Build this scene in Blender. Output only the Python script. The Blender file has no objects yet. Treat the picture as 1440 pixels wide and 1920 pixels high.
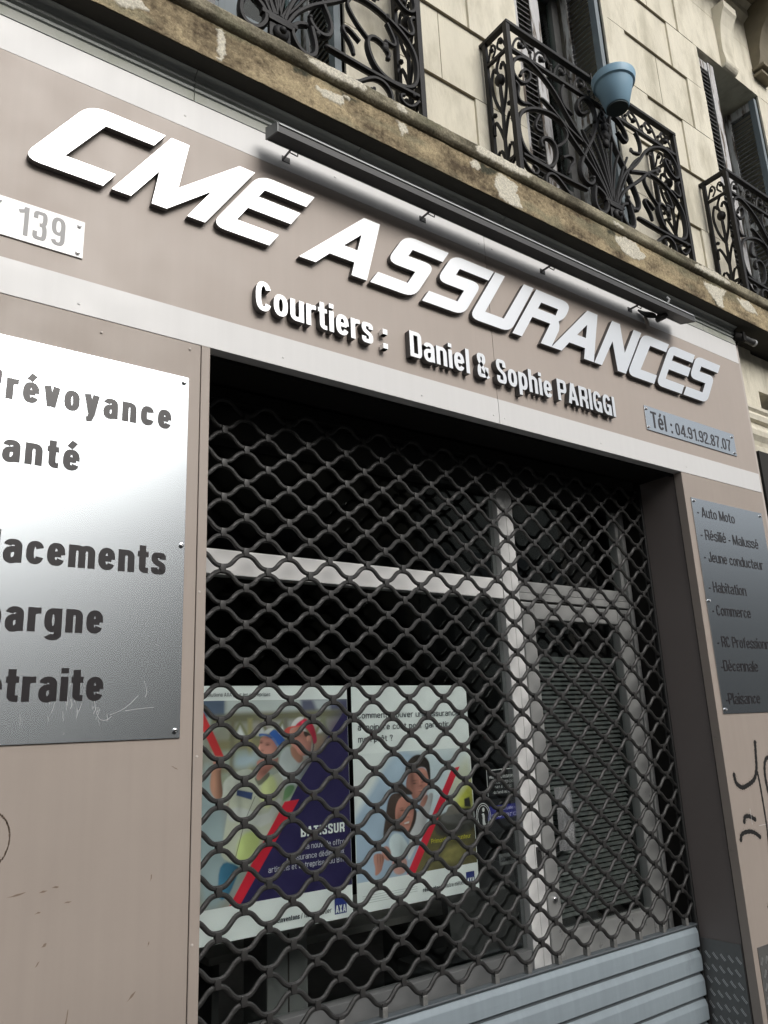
import bpy, bmesh, math, random
from math import sin, cos, pi, radians
from mathutils import Vector, Matrix
from mathutils.geometry import tessellate_polygon

# ------------------------------------------------------------------ scene, camera, light
SC = bpy.context.scene
COL = SC.collection
E = 1.55                                   # eye height above the pavement; z below is measured from the eye
random.seed(7)

cam = bpy.data.cameras.new("Camera")
camo = bpy.data.objects.new("Camera", cam); COL.objects.link(camo)
yaw, pit, rol = 0.643728259, 0.269378467, 0.0432278496
fwd = Vector((sin(yaw)*cos(pit), cos(yaw)*cos(pit), sin(pit)))
rt = Vector((cos(yaw), -sin(yaw), 0)); dn = fwd.cross(rt)
r_ = cos(rol)*rt + sin(rol)*dn; d_ = -sin(rol)*rt + cos(rol)*dn
m = Matrix((r_, -d_, -fwd)).transposed().to_4x4()
m.translation = (0, -2.2, E)
camo.matrix_world = m
cam.sensor_fit = 'VERTICAL'; cam.sensor_height = 24.0; cam.lens = 24.0*1480.8/1920.0
cam.clip_start = 0.05; cam.clip_end = 500
SC.camera = camo
SC.render.resolution_x = 768; SC.render.resolution_y = 1024

SUN_EL, SUN_AZ = radians(34), radians(174)        # azimuth from +Y towards +X
w = bpy.data.worlds.new("World"); SC.world = w; w.use_nodes = True
nt = w.node_tree; bg = nt.nodes['Background']
sky = nt.nodes.new('ShaderNodeTexSky'); sky.sky_type = 'NISHITA'; sky.sun_disc = False
sky.sun_elevation = SUN_EL; sky.sun_rotation = SUN_AZ; sky.dust_density = 4.0; sky.air_density = 1.2
hs = nt.nodes.new('ShaderNodeHueSaturation'); hs.inputs['Saturation'].default_value = 0.33
nt.links.new(sky.outputs[0], hs.inputs['Color']); nt.links.new(hs.outputs[0], bg.inputs['Color'])
bg.inputs['Strength'].default_value = 0.15
sl = bpy.data.lights.new("Sun", 'SUN'); sl.energy = 1.5; sl.angle = radians(32); sl.color = (1, 0.985, 0.96)
slo = bpy.data.objects.new("Sun", sl); COL.objects.link(slo)
tosun = Vector((sin(SUN_AZ)*cos(SUN_EL), cos(SUN_AZ)*cos(SUN_EL), sin(SUN_EL)))
slo.rotation_euler = tosun.to_track_quat('Z', 'Y').to_euler(); slo.location = (0, -8, 9)
SC.view_settings.view_transform = 'Standard'; SC.view_settings.look = 'None'
SC.view_settings.exposure = 0.05; SC.view_settings.gamma = 1
SC.render.engine = 'CYCLES'
SC.cycles.use_denoising = True
SC.cycles.max_bounces = 7; SC.cycles.transparent_max_bounces = 12

# ------------------------------------------------------------------ materials
MATS = {}
def mat(name, col, rough=0.6, metal=0.0, spec=0.5, var=0.0, scale=6.0, bump=0.0, bscale=60.0,
        dark=None, dthr=0.62, dscale=3.0, dsoft=0.1, streak=0.0, stretch=(1,1,1), rvar=0.0, aniso=0.0, coat=0.0, detail=6.0):
    if name in MATS: return MATS[name]
    M = bpy.data.materials.new(name); M.use_nodes = True
    n = M.node_tree.nodes; L = M.node_tree.links
    p = n['Principled BSDF']
    p.inputs['Base Color'].default_value = (*col, 1); p.inputs['Roughness'].default_value = rough
    p.inputs['Metallic'].default_value = metal; p.inputs['Specular IOR Level'].default_value = spec
    if coat: p.inputs['Coat Weight'].default_value = coat; p.inputs['Coat Roughness'].default_value = 0.15
    if aniso:
        p.inputs['Anisotropic'].default_value = aniso
        tg = n.new('ShaderNodeCombineXYZ'); tg.inputs[2].default_value = 1.0
        L.new(tg.outputs[0], p.inputs['Tangent'])
    tc = n.new('ShaderNodeTexCoord'); mp = n.new('ShaderNodeMapping')
    mp.inputs['Scale'].default_value = stretch
    L.new(tc.outputs['Object'], mp.inputs['Vector'])
    last = None
    def noise(sc, det=detail):
        t = n.new('ShaderNodeTexNoise'); t.inputs['Scale'].default_value = sc; t.inputs['Detail'].default_value = det
        t.inputs['Roughness'].default_value = 0.62
        L.new(mp.outputs[0], t.inputs['Vector']); return t
    if var or dark:
        mx = n.new('ShaderNodeMix'); mx.data_type = 'RGBA'
        mx.inputs[6].default_value = (*[c*(1-var) for c in col], 1)
        mx.inputs[7].default_value = (*[min(1, c*(1+var)) for c in col], 1)
        L.new(noise(scale).outputs[0], mx.inputs[0]); last = mx.outputs[2]
        if dark:
            t = noise(dscale, 9.0); mr = n.new('ShaderNodeMapRange')
            mr.inputs[1].default_value = dthr-dsoft; mr.inputs[2].default_value = dthr+dsoft
            L.new(t.outputs[0], mr.inputs[0])
            m2 = n.new('ShaderNodeMix'); m2.data_type = 'RGBA'; L.new(mr.outputs[0], m2.inputs[0])
            L.new(last, m2.inputs[6]); m2.inputs[7].default_value = (*dark, 1); last = m2.outputs[2]
        if streak:                                   # rain streaks: fine noise drawn out down the panel
            m3 = n.new('ShaderNodeMapping'); m3.inputs['Scale'].default_value = (34, 1, 1.1); L.new(tc.outputs['Object'], m3.inputs['Vector'])
            t = n.new('ShaderNodeTexNoise'); t.inputs['Scale'].default_value = 1.0; t.inputs['Detail'].default_value = 7; L.new(m3.outputs[0], t.inputs['Vector'])
            mr = n.new('ShaderNodeMapRange'); mr.inputs[1].default_value = .3; mr.inputs[2].default_value = .7; mr.inputs[3].default_value = 1-streak; mr.inputs[4].default_value = 1+streak*.5
            L.new(t.outputs[0], mr.inputs[0]); x = n.new('ShaderNodeMix'); x.data_type = 'RGBA'; x.blend_type = 'MULTIPLY'; x.inputs[0].default_value = 1
            L.new(last, x.inputs[6]); L.new(mr.outputs[0], x.inputs[7]); last = x.outputs[2]
        L.new(last, p.inputs['Base Color'])
    if rvar:
        mr = n.new('ShaderNodeMapRange'); L.new(noise(scale*2.3).outputs[0], mr.inputs[0])
        mr.inputs[1].default_value = .3; mr.inputs[2].default_value = .7
        mr.inputs[3].default_value = max(0, rough-rvar); mr.inputs[4].default_value = rough+rvar
        L.new(mr.outputs[0], p.inputs['Roughness'])
    if bump:
        b = n.new('ShaderNodeBump'); b.inputs['Strength'].default_value = bump; b.inputs['Distance'].default_value = 0.01
        L.new(noise(bscale).outputs[0], b.inputs['Height']); L.new(b.outputs[0], p.inputs['Normal'])
    MATS[name] = M
    return M

BROWN = (.43, .370, .326)
m_brown = mat('taupe_panel_paint', BROWN, .5, streak=.022, var=.055, scale=2.2, rvar=.08, dark=(.25,.20,.165), dthr=.80, dscale=16, dsoft=.03, bump=.05, bscale=3)
m_brown_low = mat('taupe_panel_worn_shaded', (.378,.322,.280), .5, streak=.03, var=.09, scale=2.6, rvar=.1, dark=(.20,.16,.13), dthr=.775, dscale=22, dsoft=.03, bump=.06, bscale=3)  # wear, plus dimmer light near the ground put into a darker base
m_reveal = mat('taupe_reveal_dark', (.20,.172,.16), .5, var=.07, scale=2.5, rvar=.1, dark=(.10,.085,.08), dthr=.79, dscale=26, dsoft=.03)  # darker taupe for the faces inside the opening
m_white = mat('white_panel_paint', (.70,.695,.685), .45, streak=.02, var=.03, scale=2.5, rvar=.08, bump=.04, bscale=3)
m_trim = mat('grey_trim_paint', (.50,.45,.41), .5, var=.05)
m_dark = mat('black_soffit_paint', (.016,.015,.014), .8, var=.3, scale=5, spec=.2)
m_seam = mat('seam_dark', (.05,.045,.04), .9)
m_steel = mat('brushed_steel', (.56,.60,.63), .27, metal=1.0, aniso=.55)
m_steel_l = mat('satin_aluminium_letter', (.86,.88,.89), .38, metal=.8, var=.03, scale=4, aniso=.3)
m_side = mat('letter_return_grey', (.095,.09,.088), .55, var=.1)
m_chrome = mat('chrome_bolt', (.75,.75,.76), .18, metal=1.0)
m_vinyl = mat('black_vinyl_lettering', (.022,.019,.021), .33, spec=.55, var=.08)
m_enam = mat('white_enamel_plate', (.80,.80,.79), .25, spec=.6, var=.02)
m_greytxt = mat('grey_numeral_paint', (.22,.22,.22), .4, var=.05)
m_alu = mat('white_aluminium_frame', (.78,.78,.765), .38, var=.05, scale=7, rvar=.08)
m_sill = mat('shaded_grey_sill', (.20,.205,.205), .5, var=.15, scale=12)  # grey aluminium darkened to put the sill's shadow into the colour
m_alu2 = mat('satin_aluminium_door', (.42,.425,.415), .34, metal=.25, var=.07, scale=9, rvar=.08)
m_grille = mat('grille_dark_steel', (.026,.0255,.0245), .5, spec=.5, var=.25, scale=30, bump=.15, bscale=120)
m_collar = mat('grille_collar_steel', (.034,.033,.032), .45, var=.3, scale=60)
m_slat = mat('slat_blue_grey_paint', (.30,.355,.39), .5, streak=.06, var=.10, scale=9, stretch=(1,1,.5), dark=(.21,.25,.275), dthr=.70, dscale=7, dsoft=.08, rvar=.1)
m_groove = mat('slat_groove_paint', (.10,.115,.125), .6, var=.2, scale=12)
m_guide = mat('guide_rail_steel', (.045,.045,.044), .45, var=.3, scale=15)
m_wall = mat('cream_limestone', (.68,.64,.525), .88, var=.2, scale=4.5, bump=.35, bscale=55, dark=(.42,.39,.30), dthr=.60, dscale=3.4, dsoft=.12, stretch=(1.6,1,.5), detail=10)
m_quoin = mat('cream_limestone_block', (.70,.66,.545), .88, var=.19, scale=6, bump=.35, bscale=55, dark=(.45,.415,.32), dthr=.60, dscale=4.2, dsoft=.12, stretch=(1.5,1,.5), detail=10)
m_joint = mat('stone_joint_dirt', (.27,.24,.175), .95, var=.35, scale=14)
m_iron = mat('black_wrought_iron', (.0105,.0098,.0098), .55, spec=.3, var=.3, scale=40, bump=.15, bscale=150)
m_plaster = mat('bare_cream_plaster', (.56,.53,.44), .9, var=.16, scale=20, bump=.25, bscale=70)
m_cornice = mat('cornice_grey_paint', (.40,.42,.40), .55, var=.22, scale=14, stretch=(.5,3,3), dark=(.12,.13,.12), dthr=.66, dscale=6, dsoft=.1, bump=.1)
m_ledge = mat('ledge_pale_paint', (.42,.43,.39), .7, var=.15, scale=12, dark=(.26,.28,.21), dthr=.6, dscale=6, dsoft=.12)
m_soffit = mat('slab_underside_dark', (.040,.037,.030), .9, var=.4, scale=5)  # near-black tone for the slab underside
m_led = mat('led_housing_grey', (.055,.055,.055), .5, var=.15, scale=12)
m_ledcap = mat('led_cap_grey', (.17,.175,.175), .5)
m_lens_glint = mat('lens_and_glint_white', (.45,.46,.46), .3)
m_blue = mat('blue_pot_plastic', (.26,.43,.56), .5, var=.06, scale=6, rvar=.1)
m_potin = mat('pot_base_dark', (.03,.045,.05), .8)
m_wood = mat('peeling_shutter_wood', (.075,.078,.078), .75, var=.3, scale=14, stretch=(4,4,.6), dark=(.50,.50,.50), dthr=.64, dscale=11, dsoft=.03, bump=.4, bscale=50)
m_woodw = mat('peeling_white_stile', (.50,.50,.50), .8, var=.2, scale=15, stretch=(4,4,.5), dark=(.10,.075,.055), dthr=.55, dscale=9, dsoft=.05, bump=.4, bscale=50)
m_louv = mat('louvre_grey_paint', (.085,.085,.082), .75, var=.3, scale=20)
m_bgrey = mat('blue_grey_stile_paint', (.17,.205,.225), .6, var=.2, scale=16, stretch=(3,3,.5), dark=(.42,.43,.44), dthr=.69, dscale=12, dsoft=.04)
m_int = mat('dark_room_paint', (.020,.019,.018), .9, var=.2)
m_curt = mat('pale_curtain', (.50,.56,.55), .9, var=.1, scale=2, stretch=(14,1,.3))
m_blind = mat('blind_slat_grey', (.10,.112,.106), .5)
m_furn = mat('office_grey_furniture', (.05,.053,.052), .5, var=.2)
m_desk = mat('pale_desk_top', (.30,.30,.28), .45, var=.1)
m_ground = mat('paving_asphalt', (.085,.083,.08), .9, var=.25, scale=9, bump=.3, bscale=90)
m_road = mat('road_asphalt', (.055,.055,.056), .9, var=.25, scale=20, bump=.3, bscale=200)
m_kerb = mat('kerb_granite', (.30,.29,.28), .8, var=.2, scale=30)
m_facade = mat('street_facade_render', (.30,.285,.26), .9, var=.15, scale=.6)
m_facade2 = mat('street_facade_ochre', (.30,.26,.21), .9, var=.15, scale=.6)
m_fglass = mat('street_window_glass', (.02,.022,.025), .1, spec=.6)
m_roof = mat('street_roof_tile', (.20,.10,.07), .9, var=.25, scale=3)
m_spray = mat('black_spray_paint', (.012,.011,.011), .6, var=.2)
m_plate = mat('chequer_plate_aluminium', (.20,.20,.195), .5, metal=.6, var=.12, scale=12, rvar=.1)
m_tear = mat('chequer_tread_bright', (.85,.85,.84), .3, metal=.9)
def pm(name, c, r=.45): return mat(name, c, r, spec=.4)
pw = pm('poster_white', (.80,.86,.845)); pnavy = pm('poster_navy', (.024,.020,.075)); pred = pm('poster_red', (.58,.022,.045))
pskin = mat('poster_skin', (.42,.20,.165), .5, var=.18, scale=16); pskin2 = mat('poster_skin_tan', (.34,.175,.115), .5, var=.2, scale=14)
pphoto = mat('poster_blurred_site', (.32,.33,.26), .45, var=.42, scale=9, dark=(.42,.52,.53), dthr=.55, dscale=6.5, dsoft=.06, detail=1.0)
pphoto2 = mat('poster_sky_blue', (.36,.46,.54), .45, var=.16, scale=4, detail=1.0)
pblue = pm('poster_blue_hat', (.03,.10,.36)); phatw = pm('poster_hat_white', (.62,.66,.66)); predhat = pm('poster_red_hat', (.52,.03,.06))
pvest = mat('poster_hi_vis', (.42,.46,.34), .5, var=.22, scale=13, dark=(.40,.53,.16), dthr=.60, dscale=7, dsoft=.05); pgrey = mat('poster_grey_shirt', (.30,.33,.33), .5, var=.2, scale=15)
phair = mat('poster_dark_hair', (.022,.018,.016), .5, var=.3, scale=20); pfield = mat('poster_field_olive', (.095,.09,.035), .5, var=.5, scale=22)
pfield2 = pm('poster_field_dark', (.035,.036,.03)); pyel = pm('poster_yellow', (.60,.58,.06)); pshirt = mat('poster_white_shirt', (.52,.60,.62), .5, var=.14, scale=16)
pjean = pm('poster_jean', (.05,.16,.24)); paxa = pm('poster_logo_blue', (.02,.035,.20)); ptext = pm('poster_ink', (.03,.035,.05)); ptextw = pm('poster_text_white', (.62,.64,.70))
pstick = pm('sticker_black', (.006,.006,.007)); pstb = pm('sticker_blue', (.022,.022,.24)); pstl = pm('sticker_lilac', (.55,.55,.85)); pivory = pm('sticker_white', (.75,.77,.76))
pgreen = pm('poster_green', (.10,.22,.09))

def glass_mat(name, tint, tr):
    if name in MATS: return MATS[name]
    M = bpy.data.materials.new(name); M.use_nodes = True; n = M.node_tree.nodes; L = M.node_tree.links
    n.remove(n['Principled BSDF'])
    t = n.new('ShaderNodeBsdfTransparent'); t.inputs[0].default_value = (*tint, 1)
    g = n.new('ShaderNodeBsdfGlossy'); g.inputs['Roughness'].default_value = .02; g.inputs[0].default_value = (.9,.95,.93,1)
    f = n.new('ShaderNodeFresnel'); f.inputs[0].default_value = 1.45
    mm = n.new('ShaderNodeMath'); mm.operation = 'MULTIPLY'; mm.inputs[1].default_value = tr; L.new(f.outputs[0], mm.inputs[0])
    x = n.new('ShaderNodeMixShader'); L.new(mm.outputs[0], x.inputs[0]); L.new(t.outputs[0], x.inputs[1]); L.new(g.outputs[0], x.inputs[2])
    L.new(x.outputs[0], n['Material Output'].inputs[0]); MATS[name] = M; return M
m_glass = glass_mat('shop_window_glass', (.97,.985,.98), .22)
m_glass2 = glass_mat('old_window_glass', (.75,.8,.8), 1.0)

def attr_mat(name, rough, grain=0.0, gscale=90.0, bump=0.0, bscale=80.0, spec=.4):
    if name in MATS: return MATS[name]
    M = mat(name, (.5,.5,.5), rough, spec=spec, bump=bump, bscale=bscale); n = M.node_tree.nodes; L = M.node_tree.links
    at = n.new('ShaderNodeAttribute'); at.attribute_name = 'tone'; out = at.outputs['Color']
    if grain:
        t = n.new('ShaderNodeTexNoise'); t.inputs['Scale'].default_value = gscale; t.inputs['Detail'].default_value = 8; t.inputs['Roughness'].default_value = .7
        tc = n.new('ShaderNodeTexCoord'); L.new(tc.outputs['Object'], t.inputs['Vector'])
        r = n.new('ShaderNodeMapRange'); r.inputs[1].default_value = .3; r.inputs[2].default_value = .7; r.inputs[3].default_value = 1-grain; r.inputs[4].default_value = 1+grain; L.new(t.outputs[0], r.inputs[0])
        x = n.new('ShaderNodeMix'); x.data_type = 'RGBA'; x.blend_type = 'MULTIPLY'; x.inputs[0].default_value = 1
        L.new(out, x.inputs[6]); L.new(r.outputs[0], x.inputs[7]); out = x.outputs[2]
    L.new(out, n['Principled BSDF'].inputs['Base Color']); return M
def paint_attr(o, cols):
    a = o.data.color_attributes.new('tone', 'FLOAT_COLOR', 'POINT')
    a.data.foreach_set('color', [k for c in cols for k in (float(c[0]), float(c[1]), float(c[2]), 1.0)]); return o

# ------------------------------------------------------------------ mesh helpers (z measured from the eye)
class MB:
    def __init__(s): s.v = []; s.f = []; s.mi = []; s.sm = []
    def add(s, vs, fs, mi=0, smooth=False):
        o = len(s.v); s.v += [Vector(v) for v in vs]
        for f in fs: s.f.append([o+i for i in f]); s.mi.append(mi); s.sm.append(smooth)
    def box(s, x0, x1, y0, y1, z0, z1, mi=0, bev=0.0):
        if bev <= 0:
            vs = [(x,y,z) for z in (z0,z1) for y in (y0,y1) for x in (x0,x1)]
            s.add(vs, [(0,2,3,1),(4,5,7,6),(0,1,5,4),(2,6,7,3),(0,4,6,2),(1,3,7,5)], mi)
            return
        bm = bmesh.new(); bmesh.ops.create_cube(bm, size=1)
        for v in bm.verts: v.co = Vector(((x0+x1)/2+v.co.x*(x1-x0), (y0+y1)/2+v.co.y*(y1-y0), (z0+z1)/2+v.co.z*(z1-z0)))
        bmesh.ops.bevel(bm, geom=bm.edges[:], offset=bev, segments=2, profile=.6, affect='EDGES')
        s.frombm(bm, mi); bm.free()
    def frombm(s, bm, mi=0, smooth=False):
        bm.verts.index_update()
        s.add([v.co.copy() for v in bm.verts], [[v.index for v in f.verts] for f in bm.faces], mi, smooth)
    def prism(s, loops, y0, y1, mi=0, mside=None, back=True):
        """polygon loops (outer + holes) in x,z extruded from y0 (front) to y1 (back)"""
        if mside is None: mside = mi
        tri = tessellate_polygon([[Vector((p[0], p[1], 0)) for p in l] for l in loops])
        flat = [p for l in loops for p in l]; n = len(flat)
        o = len(s.v); s.v += [Vector((p[0], y0, p[1])) for p in flat] + [Vector((p[0], y1, p[1])) for p in flat]
        for t in tri:
            a, b, c = [flat[i] for i in t]
            ar = (b[0]-a[0])*(c[1]-a[1])-(b[1]-a[1])*(c[0]-a[0])
            t = list(t) if ar > 0 else list(t)[::-1]
            s.f.append([o+i for i in t]); s.mi.append(mi); s.sm.append(False)
            if back: s.f.append([o+n+i for i in t[::-1]]); s.mi.append(mi); s.sm.append(False)
        k = 0
        for l in loops:
            for i in range(len(l)):
                a, b = k+i, k+(i+1) % len(l)
                s.f.append([o+a, o+a+n, o+b+n, o+b]); s.mi.append(mside); s.sm.append(False)
            k += len(l)
    def profx(s, prof, x0, x1, mi=0, smooth=False):
        """closed profile (y,z) extruded along x"""
        n = len(prof)
        vs = [(x0,p[0],p[1]) for p in prof]+[(x1,p[0],p[1]) for p in prof]
        s.add(vs, [(i, (i+1) % n, (i+1) % n+n, i+n) for i in range(n)], mi, smooth)
        tri = tessellate_polygon([[Vector((p[0], p[1], 0)) for p in prof]])
        s.add(vs, [t for t in tri]+[tuple(i+n for i in t)[::-1] for t in tri], mi)
    def tube(s, pts, r, seg=6, mi=0, cap=True, sq=None):
        pts = [Vector(p) for p in pts]; n = len(pts); o = len(s.v)
        rr = r if isinstance(r, (list, tuple)) else [r]*n
        ref = Vector((0,1,0)) if max(abs((pts[-1]-pts[0]).y), 1e-6) < .95*(pts[-1]-pts[0]).length+1e-5 else Vector((1,0,0))
        for i, p in enumerate(pts):
            t = (pts[min(i+1,n-1)]-pts[max(i-1,0)]).normalized()
            a = ref-t*ref.dot(t)
            if a.length < 1e-4: a = Vector((0,0,1))-t*t.z
            a.normalize(); b = t.cross(a)
            for k in range(seg):
                an = 2*pi*(k+.5)/seg
                ka, kb = (sq if sq else (1,1))
                s.v.append(p+a*(cos(an)*rr[i]*ka)+b*(sin(an)*rr[i]*kb))
        for i in range(n-1):
            for k in range(seg):
                k2 = (k+1) % seg
                s.f.append([o+i*seg+k, o+i*seg+k2, o+(i+1)*seg+k2, o+(i+1)*seg+k]); s.mi.append(mi); s.sm.append(seg > 5)
        if cap:
            s.f.append([o+k for k in range(seg)][::-1]); s.mi.append(mi); s.sm.append(False)
            s.f.append([o+(n-1)*seg+k for k in range(seg)]); s.mi.append(mi); s.sm.append(False)
    def lathe(s, prof, cx, cy, cz, seg=40, mi=0, axis='z'):
        o = len(s.v); n = len(prof)
        for r, h in prof:
            for k in range(seg):
                a = 2*pi*k/seg
                if axis == 'z': s.v.append(Vector((cx+r*cos(a), cy+r*sin(a), cz+h)))
                elif axis == 'y': s.v.append(Vector((cx+r*cos(a), cy-h, cz+r*sin(a))))
                else: s.v.append(Vector((cx+h, cy+r*cos(a), cz+r*sin(a))))
        for i in range(n-1):
            for k in range(seg):
                k2 = (k+1) % seg
                s.f.append([o+i*seg+k, o+i*seg+k2, o+(i+1)*seg+k2, o+(i+1)*seg+k]); s.mi.append(mi); s.sm.append(True)
        s.f.append([o+k for k in range(seg)][::-1]); s.mi.append(mi); s.sm.append(False)
        s.f.append([o+(n-1)*seg+k for k in range(seg)]); s.mi.append(mi); s.sm.append(False)
    def ball(s, c, r, mi=0, sub=1, sc=(1,1,1)):
        bm = bmesh.new(); bmesh.ops.create_icosphere(bm, subdivisions=sub, radius=r)
        for v in bm.verts: v.co = Vector(c)+Vector((v.co.x*sc[0], v.co.y*sc[1], v.co.z*sc[2]))
        s.frombm(bm, mi, True); bm.free()
    def build(s, name, mats, parent=None, origin=None):
        me = bpy.data.meshes.new(name)
        base = Vector(parent.matrix_world.translation) if parent else Vector((0,0,0))
        if parent: base = Vector(parent['_w'])
        org = Vector(origin) if origin else Vector((0,0,0))
        off = (base if parent else org)
        me.from_pydata([(v.x-off.x, v.y-off.y, v.z+E-off.z) for v in s.v], [], s.f)
        for mm in (mats if isinstance(mats, (list, tuple)) else [mats]): me.materials.append(mm)
        me.polygons.foreach_set('material_index', s.mi); me.polygons.foreach_set('use_smooth', s.sm)
        me.validate(); me.update()
        if any(s.sm): me.set_sharp_from_angle(angle=radians(42))
        o = bpy.data.objects.new(name, me); COL.objects.link(o)
        if parent: o.parent = parent; o['_w'] = list(base)
        else: o.location = org; o['_w'] = list(org)
        return o

def thing(name, label, cat, loc, group=None):
    o = bpy.data.objects.new(name, None); COL.objects.link(o)
    o.location = (loc[0], loc[1], loc[2]+E); o['_w'] = [loc[0], loc[1], loc[2]+E]
    o.empty_display_size = .1
    o['label'] = label; o['category'] = cat
    if group: o['group'] = group
    return o
def tag(o, label, cat, group=None):
    o['label'] = label; o['category'] = cat
    if group: o['group'] = group
    return o
def struct(o): o['kind'] = 'structure'; return o
def copy_part(src, parent, dx, label=None):
    c = src.copy(); COL.objects.link(c); c.parent = parent
    c.location = Vector(src.location)+Vector((dx,0,0))
    if label: c['label'] = label
    for ch in src.children:
        d = ch.copy(); COL.objects.link(d); d.parent = c
    return c

# ---- lettering
def text_geo(body, sx=1.0, off=0.0, spacing=1.0, res=5):
    """triangles of a text in the built-in font, x squeezed by sx and then emboldened"""
    c = bpy.data.curves.new('txt', 'FONT'); c.body = body; c.size = 1; c.space_character = spacing; c.resolution_u = res
    o = bpy.data.objects.new('txt', c); COL.objects.link(o)
    bpy.context.view_layer.update()
    dg = bpy.context.evaluated_depsgraph_get()
    cu = o.evaluated_get(dg).to_curve(dg, apply_modifiers=False).copy() if False else o.to_curve(dg, apply_modifiers=False)
    cu = cu.copy()
    for sp in cu.splines:
        for bp in sp.bezier_points:
            for h in (bp,):
                l, r, k = Vector(h.handle_left), Vector(h.handle_right), Vector(h.co)
                h.handle_left_type = 'FREE'; h.handle_right_type = 'FREE'
                h.co = (k.x*sx, k.y, 0); h.handle_left = (l.x*sx, l.y, 0); h.handle_right = (r.x*sx, r.y, 0)
        for p in sp.points: p.co = (p.co.x*sx, p.co.y, 0, p.co.w)
    cu.dimensions = '2D'; cu.fill_mode = 'FRONT'; cu.offset = off; cu.extrude = 0; cu.resolution_u = res
    o2 = bpy.data.objects.new('txt2', cu); COL.objects.link(o2); bpy.context.view_layer.update()
    me = bpy.data.meshes.new_from_object(o2.evaluated_get(bpy.context.evaluated_depsgraph_get()))
    vs = [(v.co.x, v.co.y) for v in me.vertices]; fs = [list(p.vertices) for p in me.polygons]
    for x in (o, o2): bpy.data.objects.remove(x)
    bpy.data.curves.remove(c); bpy.data.curves.remove(cu); bpy.data.meshes.remove(me)
    return vs, fs
_cap = {}
def capinfo(sx, off):
    k = (round(sx,4), round(off,4))
    if k not in _cap:
        vs, _ = text_geo('H', sx, off); _cap[k] = (min(v[1] for v in vs), max(v[1] for v in vs))
    return _cap[k]
def put_text(mb, body, x0, x1, z, cap, y, thick=.0012, off=.02, spacing=1.0, mi=0, mside=None, sx=None, slope=0.0, align='fit', italic=0.0):
    """one line: left x0, right x1 (or align), baseline z, cap height cap, front face at y; off = extra stroke weight"""
    bold = off*cap*1.05
    sx0 = sx or .6
    if align == 'fit':
        for _ in range(3):
            vs, fs = text_geo(body, sx0, 0, spacing); c0, c1 = capinfo(sx0, 0); k = cap/(c1-c0)
            wd = (max(v[0] for v in vs)-min(v[0] for v in vs))*k
            sx0 *= (x1-x0-2*bold)/wd
    vs, fs = text_geo(body, sx0, 0, spacing); c0, c1 = capinfo(sx0, 0); k = cap/(c1-c0)
    mn = min(v[0] for v in vs); mxx = max(v[0] for v in vs)
    shift = x0+bold if align in ('fit', 'l') else x1-bold-(mxx-mn)*k
    P = [(shift+(v[0]-mn)*k+italic*(v[1]-c0)*k, z+(v[1]-c0)*k+slope*(v[0]-mn)*k) for v in vs]
    embold(mb, P, fs, y, y+thick, mi, mi if mside is None else mside, bold)
def embold(mb, P, fs, y0, y1, mi, ms, bold):
    st = [(0,0)] if bold <= 0 else [(-1,0),(1,0),(-.4,.3),(.4,-.3),(0,0)]
    for i, (a, b) in enumerate(st):
        extr(mb, [(p[0]+a*bold, p[1]+b*bold) for p in P], fs, y0+i*min(.00006,(y1-y0)*.1), y1, mi, ms)
def extr(mb, P, fs, y0, y1, mi, ms):
    o = len(mb.v); n = len(P)
    mb.v += [Vector((p[0], y0, p[1])) for p in P]+[Vector((p[0], y1, p[1])) for p in P]
    cnt = {}
    for f in fs:
        a, b, c = [P[i] for i in f[:3]]
        if (b[0]-a[0])*(c[1]-a[1])-(b[1]-a[1])*(c[0]-a[0]) < 0: f = f[::-1]
        mb.f.append([o+i for i in f]); mb.mi.append(mi); mb.sm.append(False)
        for i in range(len(f)):
            e = (f[i], f[(i+1) % len(f)]); cnt[e] = cnt.get(e, 0)+1
    for (a, b) in list(cnt):
        if (b, a) not in cnt:
            mb.f.append([o+a, o+a+n, o+b+n, o+b]); mb.mi.append(ms); mb.sm.append(False)

def smooth(pts, it=2):
    for _ in range(it):
        q = [pts[0]]
        for a, b in zip(pts[:-1], pts[1:]):
            q += [tuple(x*.75+y*.25 for x, y in zip(a, b)), tuple(x*.25+y*.75 for x, y in zip(a, b))]
        pts = q+[pts[-1]]
    return pts
def rnd(pts, rad, k=5):
    """polygon with the flagged corners (x,z,1) rounded"""
    out = []; n = len(pts)
    for i, p in enumerate(pts):
        if len(p) < 3 or not p[2]: out.append((p[0], p[1])); continue
        a = Vector(pts[i-1][:2]); b = Vector(p[:2]); c = Vector(pts[(i+1) % n][:2]); r = rad*p[2]
        pa = b+(a-b).normalized()*min(r, (a-b).length*.48); pc = b+(c-b).normalized()*min(r, (c-b).length*.48)
        for j in range(k+1):
            t = j/k; q = pa*(1-t)**2+b*2*t*(1-t)*.93+(pa*.035+pc*.035)*2*t*(1-t)+pc*t*t
            out.append((q.x, q.y))
    return out
def jag(pts, amp, seed=1, sub=3):
    R = random.Random(seed); out = []
    for i in range(len(pts)):
        a = pts[i]; b = pts[(i+1) % len(pts)]
        for k in range(sub):
            t = k/sub; out.append((a[0]+(b[0]-a[0])*t+R.uniform(-amp,amp), a[1]+(b[1]-a[1])*t+R.uniform(-amp,amp)))
    return out
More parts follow.
